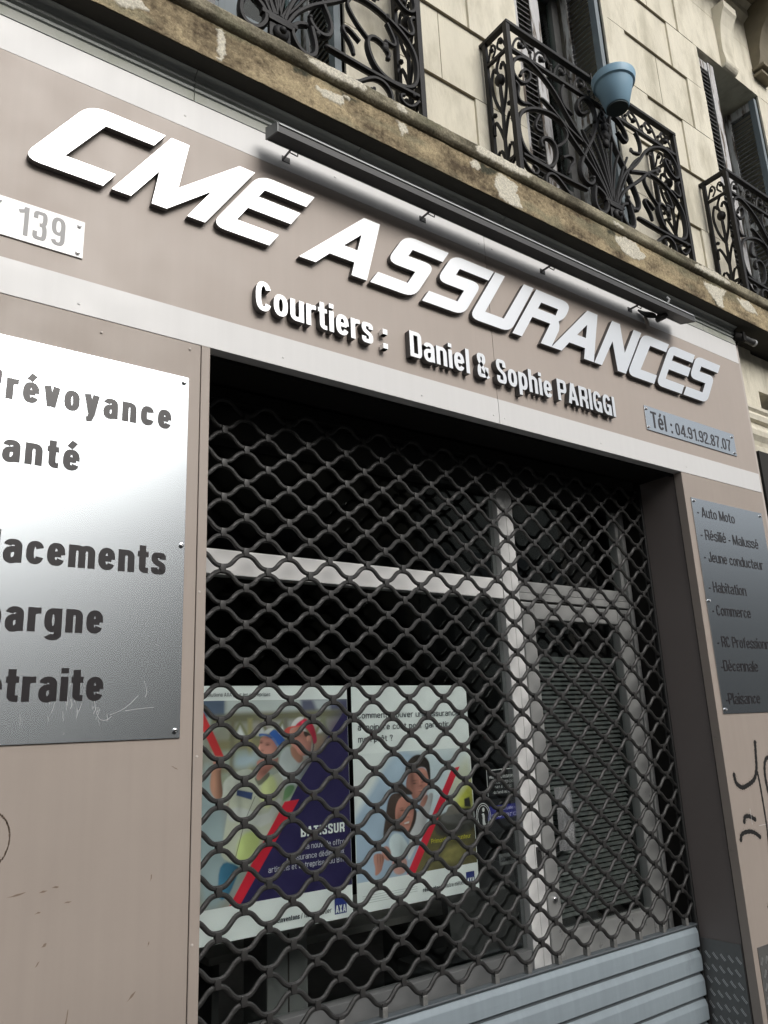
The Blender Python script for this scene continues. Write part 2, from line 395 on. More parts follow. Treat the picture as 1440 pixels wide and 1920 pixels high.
# ---- a condensed grotesque drawn with a flat pen: every glyph is a few centre-line strokes (cap height 1)
def _arc(cx, cz, rx, rz, a0, a1, n=18, e=2.5):
    o = []
    for i in range(n+1):
        a = radians(a0+(a1-a0)*i/n); c, s = cos(a), sin(a)
        o.append((cx+rx*math.copysign(abs(c)**(2/e), c), cz+rz*math.copysign(abs(s)**(2/e), s)))
    return o
def _ck(p, it=3): return smooth(p, it)
def glyphs(a, b):
    """a, b: half widths of vertical and horizontal strokes; returns {char: (width, [(points, closed)])}"""
    G = {}; X = .74; zt = X-b; W = .56; l, r, c = a, W-a, W/2
    def O(h, w=W, z0=0.): return (_arc(w/2, z0+h/2, w/2-a, h/2-b, 0, 360, 36)[:-1], True)
    arch = lambda x0, x1: _arc((x0+x1)/2, zt-.17, (x1-x0)/2, .17, 180, 0, 14)
    G['o'] = (W, [O(X)])
    G['n'] = (W, [([(l,0),(l,X)],0), ([(l,.40)]+arch(l,r)+[(r,0)],0)])
    G['h'] = (W, [([(l,0),(l,1)],0), ([(l,.40)]+arch(l,r)+[(r,0)],0)])
    G['m'] = (.86, [([(l,0),(l,X)],0), ([(l,.40)]+arch(l,.43)+[(.43,0)],0), ([(.43,.40)]+arch(.43,.86-a)+[(.86-a,0)],0)])
    G['u'] = (W, [([(r,0),(r,X)],0), ([(l,X)]+[(W-x, X-z) for x, z in arch(l,r)][::-1]+[(r,X-.40)],0)])
    G['r'] = (.40, [([(l,0),(l,X)],0), ([(l,.42)]+_arc(.40-.02, zt-.17, .40-.02-l, .17, 180, 90, 8)+[(.41,zt)],0)])
    G['a'] = (W, [(_arc(c, zt-.16, W/2-a, .16, 165, 0, 14)+[(r,.15),(r,0)],0), ([(r,.43),(c,.42)]+_arc(c-.01, .235, c-.01-l, .185-b*.1, 90, 270, 12)[1:]+[(c+.07,b*.9),(r,.20)],0)])
    e = _arc(c, X/2, W/2-a, X/2-b, 0, 330, 34); G['e'] = (W, [([(r,.36)]+e,0), ([(l,.375),(r,.375)],0)])
    G['é'] = (W, [*G['e'][1], ([(c-.07,.80),(c+.09,1.02)],0)])
    G['c'] = (W-.02, [(_arc(c, X/2, W/2-a-.01, X/2-b, 25, 335, 34),0)])
    def S(h, w): return [(_ck([(w-a,h*.70),(w-a,h-b*.9),(w/2,h-b*.9),(a,h-b*.9),(a,h*.62),(w/2,h*.50),(w-a,h*.40),(w-a,b*.9),(w/2,b*.9),(a,b*.9),(a,h*.30)]),0)]
    G['s'] = (.52, S(X,.52)); G['S'] = (.58, S(1,.58))
    G['t'] = (.38, [([(.17,.95),(.17,.20)]+_arc(.30,.20,.13,.20-b,180,270,6)+[(.38,b)],0), ([(0,zt),(.38,zt)],0)])
    G['f'] = (.38, [([(.17,0),(.17,.80)]+_arc(.30,.80,.13,.20-b,180,90,6)+[(.38,1-b)],0), ([(0,zt),(.38,zt)],0)])
    G['i'] = (2*a, [([(a,0),(a,X)],0), ([(a,.84),(a,1.0)],0)])
    G['l'] = (2*a, [([(a,0),(a,1)],0)])
    G['v'] = (.56, [([(a*.95,X),(c-.03,0)],0), ([(W-a*.95,X),(c+.03,0)],0)])
    G['y'] = (.56, [([(a*.95,X),(c+.0,.06)],0), ([(W-a*.95,X),(c+.02,.02),(c-.06,-.17),(.10,-.19)],0)])
    G['d'] = (W, [O(X), ([(r,0),(r,1)],0)]); G['b'] = (W, [O(X), ([(l,0),(l,1)],0)]); G['p'] = (W, [O(X), ([(l,-.25),(l,X)],0)])
    G['g'] = (W, [O(X), ([(r,X),(r,-.06)]+_arc(c,-.06,W/2-a,.19-b,0,-160,14),0)])
    U = .60; R_ = U-a; m = U/2
    G['A'] = (.66, [([(a*.9,0),(.33-.02,1)],0), ([(.66-a*.9,0),(.33+.02,1)],0), ([(.16,.27),(.50,.27)],0)])
    G['C'] = (U, [(_arc(m, .5, m-a, .5-b, 30, 330, 36),0)])
    G['D'] = (U, [([(a,0),(a,1)],0), (_ck([(a,1-b),(m,1-b),(R_,1-b),(R_,.62),(R_,.38),(R_,b),(m,b),(a,b)],2),0)])
    G['G'] = (U, [(_arc(m, .5, m-a, .5-b, 30, 345, 36),0), ([(m,.46),(U-a*.3,.46)],0), ([(R_,.48),(R_,0)],0)])
    G['H'] = (U, [([(a,0),(a,1)],0), ([(R_,0),(R_,1)],0), ([(a,.52),(R_,.52)],0)])
    G['I'] = (2*a, [([(a,0),(a,1)],0)])
    G['J'] = (.50, [([(.5-a,1),(.5-a,.24)]+_arc(.25,.24,.25-a,.24-b,0,-180,14)+[(a,.32)],0)])
    G['M'] = (.80, [([(a,0),(a,1)],0), ([(.8-a,0),(.8-a,1)],0), ([(a*1.1,1),(.4,.06)],0), ([(.8-a*1.1,1),(.4,.06)],0)])
    bowl = _ck([(a,1-b),(m,1-b),(R_,1-b),(R_,.75),(R_,.46),(m,.46),(a,.46)],2)
    G['P'] = (U, [([(a,0),(a,1)],0), (bowl,0)]); G['R'] = (U, [([(a,0),(a,1)],0), (bowl,0), ([(m+.02,.46),(R_-.01,.30),(R_,0)],0)])
    G['T'] = (.58, [([(.29,0),(.29,1)],0), ([(0,1-b),(.58,1-b)],0)])
    G['E'] = (.52, [([(a,0),(a,1)],0)]+[([(a,z),(.52 if z != .52 else .47,z)],0) for z in (b,.52,1-b)])
    G['É'] = (.52, [*G['E'][1], ([(.20,1.08),(.36,1.28)],0)])
    D = .54; dr = D-a; dm = D/2
    G['0'] = (D, [O(1,D)]); G['1'] = (.40, [([(.40-a,0),(.40-a,1)],0), ([(.40-a,.99),(.26,.86),(.02,.80)],0)])
    G['2'] = (D, [(_ck([(a,.68),(a,1-b),(dm,1-b),(dr,1-b),(dr,.66),(dm,.38),(a,.20),(a*.95,.04)],2),0), ([(0,b),(D,b)],0)])
    G['3'] = (D, [(_ck([(a,.74),(a,1-b),(dm,1-b),(dr,1-b),(dr,.56),(dm-.02,.53)],2),0), (_ck([(dm-.02,.53),(dr,.52),(dr,b),(dm,b),(a,b),(a,.28)],2),0)])
    G['4'] = (D, [([(.54-a*1.4,0),(.54-a*1.4,1)],0), ([(.54-a*1.5,.98),(a*.7,.30)],0), ([(.01,.25),(D+.03,.25)],0)])
    G['7'] = (D, [([(0,1-b),(D,1-b)],0), ([(D-a*.7,1-b),(.24,.4),(.20,0)],0)])
    G['8'] = (D, [(_arc(dm,.755,dm-a-.012,.245-b,0,360,28)[:-1],True), (_arc(dm,.27,dm-a,.27-b,0,360,28)[:-1],True)])
    G['9'] = (D, [(_arc(dm,.68,dm-a,.32-b,0,360,30)[:-1],True), ([(dr,.70),(dr,.27)]+_arc(dm,.27,dm-a,.27-b,0,-160,14),0)])
    G['&'] = (.72, [(_ck([(.62,.46),(.60,.18),(.45,b),(.24,b),(a,b),(a,.40),(.28,.54),(.46,.66),(.44,1-b),(.28,1-b),(.13,1-b),(.13,.70),(.30,.50),(.70,.02)],2),0)])
    G['O'] = (U, [O(1,U)]); G['U'] = (U, [([(a,1),(a,.26)]+_arc(m,.26,m-a,.26-b,180,360,16)+[(R_,1)],0)])
    G['V'] = (.64, [([(a*.9,1),(.32-.03,0)],0), ([(.64-a*.9,1),(.32+.03,0)],0)]); G['N'] = (U, [([(a,0),(a,1)],0), ([(R_,0),(R_,1)],0), ([(a,.98),(R_,.02)],0)])
    G['Z'] = (.56, [([(.02,1-b),(.54,1-b)],0), ([(0,b),(.56,b)],0), ([(.56-a*1.2,1-b),(a*1.2,b)],0)])
    G['X'] = (.62, [([(a,0),(.62-a,1)],0), ([(a,1),(.62-a,0)],0)]); G['x'] = (.54, [([(a,0),(.54-a,X)],0), ([(a,X),(.54-a,0)],0)])
    G['B'] = (U, [([(a,0),(a,1)],0), (_ck([(a,1-b),(m,1-b),(R_-.01,1-b),(R_-.01,.54),(m,.53),(a,.53)],2),0), (_ck([(m-.1,.53),(R_,.53),(R_,b),(m,b),(a,b)],2),0)])
    G['/'] = (.34, [([(.04,-.05),(.30,1.02)],0)]); G["'"] = (2*a, [([(a,.72),(a,1)],0)])
    G['?'] = (.50, [(_ck([(a,.72),(a,1-b),(.25,1-b),(.5-a,1-b),(.5-a,.66),(.25,.48),(.25,.26)],2),0), ([(.25,0),(.25,2*b*1.15)],0)])
    G['à'] = (W, [*G['a'][1], ([(c+.07,.80),(c-.09,1.02)],0)]); G['û'] = (W, [*G['u'][1], ([(c-.14,.82),(c,.98),(c+.14,.82)],0)]); G['ê'] = (W, [*G['e'][1], ([(c-.14,.82),(c,.98),(c+.14,.82)],0)])
    G['.'] = (2*a, [([(a,0),(a,2*b*1.15)],0)]); G[':'] = (2*a, [([(a,0),(a,2*b*1.15)],0), ([(a,.46),(a,.46+2*b*1.15)],0)])
    G['-'] = (.26, [([(0,.34),(.26,.34)],0)]); G[' '] = (.24, [])
    return G
def pen(mb, pts, closed, a, b, y0, y1, mi, ms):
    n = len(pts); o = len(mb.v); F = []
    for i in range(n):
        p = Vector(pts[i]); pa = Vector(pts[i-1]) if (i > 0 or closed) else None; pb = Vector(pts[(i+1) % n]) if (i < n-1 or closed) else None
        d1 = (p-pa).normalized() if pa is not None and (p-pa).length > 1e-9 else None
        d2 = (pb-p).normalized() if pb is not None and (pb-p).length > 1e-9 else None
        if d1 is None: d1 = d2
        if d2 is None: d2 = d1
        n1 = Vector((-d1.y, d1.x)); n2 = Vector((-d2.y, d2.x)); nn = n1+n2
        nn = nn/max(.35, nn.length*nn.length/2) if nn.length > 1e-6 else n1
        q = Vector((nn.x*a, nn.y*b))
        F.append((p+q, p-q))
    for L, Rr in F:
        mb.v += [Vector((L.x, y0, L.y)), Vector((Rr.x, y0, Rr.y)), Vector((L.x, y1, L.y)), Vector((Rr.x, y1, Rr.y))]
    rg = range(n) if closed else range(n-1)
    for i in rg:
        j = (i+1) % n; A = o+4*i; B = o+4*j
        for f, mm in (((A+1,B+1,B,A), mi), ((A,B,B+2,A+2), ms), ((B+1,A+1,A+3,B+3), ms)):
            mb.f.append(list(f)); mb.mi.append(mm); mb.sm.append(False)
    if not closed:
        A = o; B = o+4*(n-1)
        mb.f += [[A,A+2,A+3,A+1],[B+1,B+3,B+2,B]]; mb.mi += [ms, ms]; mb.sm += [False, False]
def glines(body, x0, x1, cap, sv, sh, sp=.09):
    """layout: [(char, x offset, kx)] so that the line fills x0..x1; sv, sh stroke widths in metres"""
    k = (x1-x0)/(len(body)*.6)
    for _ in range(6):
        G = glyphs(sv/2/k, sh/2/cap)
        w = sum(G[ch][0] for ch in body)+sp*(len(body)-1); k = (x1-x0)/w
    x = x0; out = []
    for ch in body:
        out.append((ch, x, k)); x += (G[ch][0]+sp)*k
    return G, out
def gtext(mb, body, x0, x1, z, cap, y0, y1, sv, sh, sp=.09, mi=0, ms=None, only=None):
    G, lay = glines(body, x0, x1, cap, sv, sh, sp); st = 0
    for i, (ch, x, k) in enumerate(lay):
        if only is not None and i != only: continue
        for j, (pts, cl) in enumerate(G[ch][1]):
            P = [(x+p[0]*k, z+p[1]*cap) for p in pts]
            # stroke ends of curved terminals stay inside the cap band
            pen(mb, P, bool(cl), sv/2, sh/2 if True else sv/2, y0-.00003*(j % 4), y1, mi, mi if ms is None else ms)
def screw(mb, x, y, z, r=.0045, h=.002, mi=0, seg=14):
    mb.lathe([(r, 0), (r, h*.6), (r*.7, h), (r*.1, h)], x, y, z, seg, mi, axis='y')

# ------------------------------------------------------------------ the setting: ground, road, houses across the street
g = MB(); g.box(-60, 80, -60, 40, -2.05, -1.712); struct(g.build('ground', m_ground))
g = MB(); g.box(-60, 80, -3.1, 12, -1.711, -1.55); struct(g.build('pavement', m_ground))
g = MB(); g.box(-60, 80, -3.3, -3.1, -1.711, -1.548, bev=.01); struct(g.build('kerb', m_kerb))
g = MB(); g.box(-60, 80, -20.4, -3.3, -1.711, -1.69); struct(g.build('road', m_road))
hx = [(-42, -27, 11.0, m_facade), (-26.9, -12, 12.0, m_facade2), (-11.9, 6, 12.4, m_facade), (6.1, 22, 13.6, m_facade2), (22.1, 75, 12.9, m_facade)]
nm = ['low grey house far left across the street, facing the shop', 'tall ochre house left of centre across the street', 'grey house straight across the street from the shop',
      'tallest ochre house right of centre across the street', 'grey house far right across the street, facing the shop']
for (x0, x1, h, mm), lb in zip(hx, nm):
    t = thing('street_house', lb, 'house', ((x0+x1)/2, -26, -1.55), 'houses across the street')
    b = MB(); b.box(x0, x1, -32, -24, -1.69, h-1.55); b.build('wall', mm, t)
    b = MB(); b.profx([(-32.3, h-1.55), (-23.6, h-1.55), (-27.8, h-.2)], x0, x1); b.build('roof', m_roof, t)
    n = int((x1-x0)/2.6); st = (x1-x0)/n
    for k in range(n):
        for zf in (.2, 3.1, 6.0):
            if zf+2 > h-1.7: continue
            b = MB(); b.box(x0+st*(k+.5)-.55, x0+st*(k+.5)+.55, -24.0, -23.95, zf, zf+2); b.build('window', m_fglass, t)

# unseen vans added at the kerb behind the viewer: they shade the lower shop front and darken its reflections
def van():
    t = thing('added_shade_van', 'unseen dark grey van added at the kerb to shade the shop front', 'van', (0, -4.35, -1.71), 'added vans that shade the shop front')
    z = -1.71
    q = MB(); prof = [(-2.75,z+.42),(2.35,z+.42),(2.62,z+.55),(2.70,z+.95),(2.55,z+1.15),(1.95,z+1.45),(1.42,z+2.30),(1.15,z+2.70),(.9,z+2.82),(-2.62,z+2.85),(-2.78,z+2.70)]
    q.prism([rnd([(a,b,1) for a,b in prof], .10)], -5.30, -3.40); q.build('body', mat('added_van_graphite_paint', (.11,.115,.12), .35, coat=.3, var=.05), t)
    for y in (-3.397, -5.303):
        q = MB(); q.prism([rnd([(.55,z+1.45,1),(1.72,z+1.45,1),(1.33,z+2.12,1),(.55,z+2.12,1)], .05)], min(y,y+.006*(1 if y>-4 else -1)), max(y,y+.006*(1 if y>-4 else -1))); q.build('added_van_side_window', m_fglass, t)
    for x in (-1.75, 1.72):
        for y in (-3.57, -5.13):
            q = MB(); q.lathe([(.20,-.10),(.33,-.10),(.345,-.06),(.345,.06),(.33,.10),(.20,.10)], x, y, z+.345, 28, axis='y'); w_ = q.build('wheel', mat('tyre_rubber', (.02,.02,.02), .85), t)
            q = MB(); q.lathe([(.03,-.11),(.19,-.105),(.20,.105),(.03,.115)], x, y, z+.345, 20, axis='y'); q.build('hub_cap', m_chrome, t)
    q = MB(); q.box(-2.84, -2.76, -5.2, -3.5, z+.45, z+.65, bev=.02); q.build('bumper', m_guide, t)
    for y in (-3.7, -5.0): q = MB(); q.box(2.60, 2.70, y-.16, y+.16, z+.85, z+1.02, bev=.02); q.build('added_van_headlight', m_lens_glint, t)
    return t
v0 = van(); v0.location.x = -3.9; v0['label'] = 'unseen graphite van added at the kerb on the left to shade the shop front'
for dx, lb_ in ((1.95, 'unseen graphite van added straight opposite the shop door to shade the front'),):
    c = v0.copy(); COL.objects.link(c); c.location.x = dx; c['label'] = lb_
    for chd in list(v0.children): d = chd.copy(); COL.objects.link(d); d.parent = c

# ------------------------------------------------------------------ the old stone building
bld = thing('stone_building', 'old cream stone building with wrought iron balconies above the insurance shop', 'building', (3, .3, -1.55))
WY = .05
JL = [.76, 2.715, 4.645]; JW = .82; HEAD = 4.61; SLT = 2.44
wl = MB()
xs = [-2.2, JL[0], JL[0]+JW, JL[1], JL[1]+JW, JL[2], JL[2]+JW, 9]
for i in range(0, 8, 2): wl.box(xs[i], xs[i+1], WY, WY+.5, 2.2, HEAD)
wl.box(-2.2, 9, WY, WY+.5, HEAD, 7.6)
wl.box(4.37, 4.66, WY, WY+.5, -1.55, 2.2)
wl.box(4.66, 6.4, WY, WY+.5, 1.95, 2.2)
wl.box(6.4, 9, WY, WY+.5, -1.55, 2.2)
wl.build('wall', m_wall, bld)
courses = [(2.45, 2.565, 0), (2.565, 2.967, 1), (2.967, 3.39, 0), (3.39, 3.80, 1), (3.80, 4.22, 0), (4.22, 4.61, 1), (4.61, 5.05, 0), (5.05, 5.5, 1), (5.5, 5.9, 0)]
R = random.Random(3)
for xl in JL:
    for z0, z1, lg in courses:
        wdt = .365 if lg else .212
        spans = [(xl-wdt, xl), (xl+JW, xl+JW+wdt)] if z1 < 4.7 else [(xl-wdt, xl+JW+wdt)]
        for a, b in spans:
            q = MB(); q.box(a, b, WY-.013+R.uniform(-.001,.001), WY+.02, z0+.0006, z1-.0006, bev=.0016); q.build('quoin_block', m_quoin, bld)
jt = MB()
for z0, z1, lg in courses[1:]:
    for i in range(len(JL)+1):
        a = -2.2 if i == 0 else JL[i-1]+JW+.05; b = 9 if i == 3 else JL[i]-.05
        jt.box(a, b, WY-.0015, WY+.01, z0-.0022, z0+.0022)
        jt.box(a, b, WY-.0146, WY+.01, z0-.0010, z0+.0010)
        mid = (max(a,-1)+min(b,6.4))/2
        if not lg: jt.box(mid-.002, mid+.002, WY-.0015, WY+.01, z0, z1)
jt.build('mortar_joint', m_joint, bld)
# balcony slab: front band, moulded nosing, dark underside
sb = MB()
sb.profx([(WY+.3, 2.2215), (-.150, 2.2215), (-.150, 2.372), (-.158, 2.378), (-.170, 2.384), (-.174, 2.395), (-.174, 2.425), (-.168, 2.437), (WY+.3, 2.440)], -2.2, 9)
m_slabstone = mat('stained_slab_limestone', (.33,.255,.15), .95, var=.95, scale=55, bump=1.0, bscale=95, dark=(.075,.058,.036), dthr=.56, dscale=7, dsoft=.10, stretch=(1,1,.9), detail=12)
m_nosing = mat('stained_nosing_limestone', (.25,.215,.14), .92, var=.45, scale=22, bump=.6, bscale=70, dark=(.075,.066,.05), dthr=.52, dscale=5, dsoft=.14, detail=10)
sb2 = MB(); sb2.v, sb2.f, sb2.mi, sb2.sm = sb.v, sb.f, list(sb.mi), sb.sm
for i, f in enumerate(sb.f):
    c = sum((sb.v[k] for k in f), Vector())/len(f)
    if len(f) == 4 and c.y < -.14 and c.z > 2.373: sb2.mi[i] = 1
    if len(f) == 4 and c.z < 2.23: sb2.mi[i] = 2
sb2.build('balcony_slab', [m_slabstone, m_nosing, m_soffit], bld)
jj = MB()
for x in (.918, 1.69, 2.454, 3.22, 3.99):
    jj.box(x-.0018, x+.0018, -.1512, -.14, 2.222, 2.374)
jj.build('slab_joint', m_joint, bld)
PATCH = {
 'nA': [(1.243,2.416),(1.376,2.434),(1.52,2.434),(1.514,2.400),(1.472,2.392),(1.414,2.388),(1.346,2.386),(1.288,2.388)],
 'bA': [(1.299,2.332),(1.358,2.334),(1.427,2.346),(1.43,2.306),(1.397,2.293),(1.338,2.299),(1.31,2.313)],
 'cA': [(1.427,2.35),(1.452,2.365),(1.46,2.359),(1.455,2.336),(1.439,2.344)],
 'nB': [(2.094,2.41),(2.12,2.43),(2.183,2.434),(2.26,2.434),(2.382,2.434),(2.453,2.42),(2.425,2.398),(2.348,2.390),(2.238,2.388),(2.113,2.388)],
 'bB': [(2.232,2.344),(2.266,2.363),(2.33,2.356),(2.371,2.346),(2.351,2.298),(2.38,2.264),(2.388,2.228),(2.313,2.224),(2.267,2.228),(2.239,2.244),(2.222,2.29)],
 'cB': [(2.083,2.35),(2.124,2.369),(2.136,2.344),(2.128,2.321),(2.085,2.325)],
 'bC': [(3.058,2.346),(3.146,2.37),(3.242,2.367),(3.26,2.334),(3.307,2.32),(3.261,2.278),(3.204,2.266),(3.126,2.268),(3.074,2.305)],
 'nC': [(3.027,2.41),(3.115,2.405),(3.106,2.388),(3.045,2.388)],
 'nD': [(3.765,2.42),(3.932,2.43),(4.089,2.41),(4.084,2.393),(3.981,2.388),(3.833,2.386),(3.73,2.39)],
 'bD': [(3.833,2.345),(3.935,2.352),(4.071,2.36),(4.02,2.305),(4.017,2.232),(3.958,2.226),(3.927,2.256),(3.877,2.29)],
 'bE': [(4.184,2.35),(4.318,2.366),(4.399,2.31),(4.311,2.292),(4.219,2.305)],
 'bF': [(.50,2.33),(.62,2.35),(.66,2.29),(.58,2.25),(.52,2.27)], 'bG': [(.905,2.36),(.935,2.365),(.94,2.29),(.925,2.232),(.912,2.235)],
 'bH': [(1.69,2.362),(1.73,2.368),(1.74,2.335),(1.70,2.30)], 'nH': [(1.66,2.42),(1.70,2.43),(1.73,2.405),(1.68,2.392)]}
DIRT = [[(2.13,2.37),(2.262,2.372),(2.249,2.357),(2.187,2.326),(2.146,2.316)], [(3.0,2.372),(3.07,2.372),(3.061,2.348),(3.0,2.334)], [(1.2,2.372),(1.29,2.372),(1.265,2.350),(1.214,2.345)], [(1.42,2.33),(1.47,2.345),(1.50,2.36),(1.42,2.365)], [(3.95,2.26),(3.90,2.30),(3.86,2.345),(3.93,2.23),(3.97,2.225)]]
from mathutils import noise as mn
def pin(p, pg):
    ins = False; d = 9; n = len(pg)
    for i in range(n):
        a, c = pg[i], pg[(i+1) % n]
        ex, ez = c[0]-a[0], c[1]-a[1]; t = max(0, min(1, ((p[0]-a[0])*ex+(p[1]-a[1])*ez)/(ex*ex+ez*ez+1e-12)))
        d = min(d, math.hypot(p[0]-a[0]-t*ex, p[1]-a[1]-t*ez))
        if (a[1] > p[1]) != (c[1] > p[1]) and p[0] < ex*(p[1]-a[1])/(ez+1e-12)+a[0]: ins = not ins
    return -d if ins else d
def fb(x, y, z, o=4):
    return sum(mn.noise(Vector((x*2**i, y*2**i, z*2**i)))*.6**i for i in range(o))
def weathered(name, x0, x1, st, curve, kinds, prot):
    """front skin of the slab: real chips and patches in relief, stone tones kept per vertex"""
    nx = int((x1-x0)/st); q = MB(); cols = []; nz = len(curve)
    sel = [(pg, min(p[0] for p in pg)-.03, max(p[0] for p in pg)+.03) for k, pg in PATCH.items() if k[0] in kinds]
    for j, (y, z) in enumerate(curve):
        for i in range(nx+1):
            x = x0+(x1-x0)*i/nx; wx = x+.012*fb(x*40, z*40, 1, 3); wz = z+.010*fb(x*40, z*40, 7, 3)
            m_ = 0
            for pg, a, c in sel:
                if a < x < c: m_ = max(m_, min(1, max(0, .5-pin((wx, wz), pg)/.005)))
            dk = 0
            if kinds == 'bc':
                for pg in DIRT:
                    if abs(pg[0][0]-x) < .25: dk = max(dk, min(1, max(0, .5-pin((wx, wz), pg)/.016)))
            f = .5+.62*fb(x*5, z*9, 3, 5); g = fb(x*55, z*55, 5, 3); f2 = fb(x*1.7, z*3, 11, 3)
            f = max(0, min(1, f+.30*g+.35*f2))
            lo, hi = ((.095,.072,.046), (.46,.375,.235)) if kinds == 'bc' else ((.11,.098,.07), (.36,.325,.235))
            col = [a*(1-f)+c*f for a, c in zip(lo, hi)]
            gr = max(0, min(1, (fb(x*3.1, z*7, 21, 3)-.12)*3))*.5
            col = [c*(1-gr)+gr*v for c, v in zip(col, (.20,.195,.13))]
            pl_ = [v*(1+.10*fb(x*30, z*30, 9, 3)) for v in (.60,.565,.47)]
            col = [c*(1-m_)+v*m_ for c, v in zip(col, pl_)]; col = [c*(1-dk*(1-m_))+v*dk*(1-m_) for c, v in zip(col, (.06,.06,.042))]
            q.v.append(Vector((x, y-prot*m_-.0016*g*(1-m_)-.0012*fb(x*18, z*18, 2, 2)*(1-.7*m_), z))); cols.append(col)
    for j in range(nz-1):
        for i in range(nx): a = j*(nx+1)+i; q.f.append([a, a+1, a+nx+2, a+nx+1]); q.mi.append(0); q.sm.append(True)
    return paint_attr(q.build(name, attr_mat('weathered_limestone', .95, .42, 130, .5, 120, .2), bld), cols)
weathered('slab_face', .2, 4.95, .0042, [(-.1535, 2.2218+.150*j/36) for j in range(37)], 'bc', .003)
weathered('slab_nosing', .2, 4.95, .0055, [(-.160,2.376),(-.170,2.3815),(-.1745,2.386),(-.177,2.391)]+[(-.1775,2.395+.030*j/7) for j in range(8)]+[(-.176,2.430),(-.171,2.437),(-.16,2.4405)], 'n', .002)
# keystone consoles over the window heads, corbels and the balcony above
for xl in JL[1:]:
    cx = xl+JW/2
    k = MB(); prof = smooth([(WY-.013, 4.60), (WY-.035, 4.61), (WY-.055, 4.64), (WY-.05, 4.68), (WY-.04, 4.76), (WY-.055, 4.95), (WY-.09, 5.06), (WY-.11, 5.09)], 1)+[(WY-.11, 5.15), (WY, 5.15)]
    k.profx(prof, cx-.085, cx+.085); k.build('keystone', m_quoin, bld)
    for sx in ((.60,) if xl < 4 else (.50,)):
        k = MB(); prof = smooth([(WY, 4.86), (WY-.06, 4.86), (WY-.09, 4.93), (WY-.10, 5.05), (WY-.16, 5.20), (WY-.32, 5.30), (WY-.40, 5.33)], 2)+[(WY-.40, 5.42), (WY, 5.42)]
        k.profx(prof, cx+sx-.085, cx+sx+.085)
        k.box(cx+sx-.10, cx+sx+.10, WY-.11, WY, 4.83, 4.858, bev=.006); k.box(cx+sx-.095, cx+sx+.095, WY-.085, WY, 4.78, 4.806, bev=.006)
        k.build('corbel', mat('dark_corbel_stone', (.20,.175,.125), .9, var=.35, scale=9, bump=.3), bld)  # stone toned darker than the wall blocks
k = MB(); k.profx([(WY+.1, 5.425), (-.42, 5.425), (-.44, 5.45), (-.44, 5.52), (-.47, 5.54), (-.47, 5.60), (WY+.1, 5.60)], 4.75, 7.2); k.build('upper_balcony_slab', mat('dark_corbel_stone', (0,0,0)), bld)
k = MB(); k.profx([(WY-.002, 5.30), (WY-.06, 5.34), (WY-.06, 5.40), (WY-.10, 5.424), (WY-.002, 5.424)], 4.75, 7.2); k.build('string_course', m_quoin, bld)
# neighbouring doorway right of the sign: impost moulding over a dark recess
k = MB(); k.profx([(WY+.3, 1.49), (WY-.035, 1.49), (WY-.035, 1.535), (WY-.022, 1.545), (WY-.03, 1.57), (WY-.05, 1.60), (WY-.052, 1.63), (WY-.03, 1.665), (WY-.026, 1.69), (WY-.05, 1.70), (WY-.055, 1.73), (WY-.045, 1.75), (WY-.06, 1.765), (WY-.06, 1.785), (WY+.3, 1.795)], 4.37, 4.80)
k.build('impost_moulding', m_quoin, bld)
k = MB(); k.box(4.66, 6.4, .9, 1.0, -1.55, 1.95); k.build('doorway_panel', m_dark, bld)
k = MB(); k.box(4.405, 4.66, -.012, WY-.002, -1.55, 1.488); k.build('dark_doorway_board', mat('doorway_board_black', (.02,.019,.017), .8, var=.2), bld)  # flat near-black board where the dark doorway opening lies

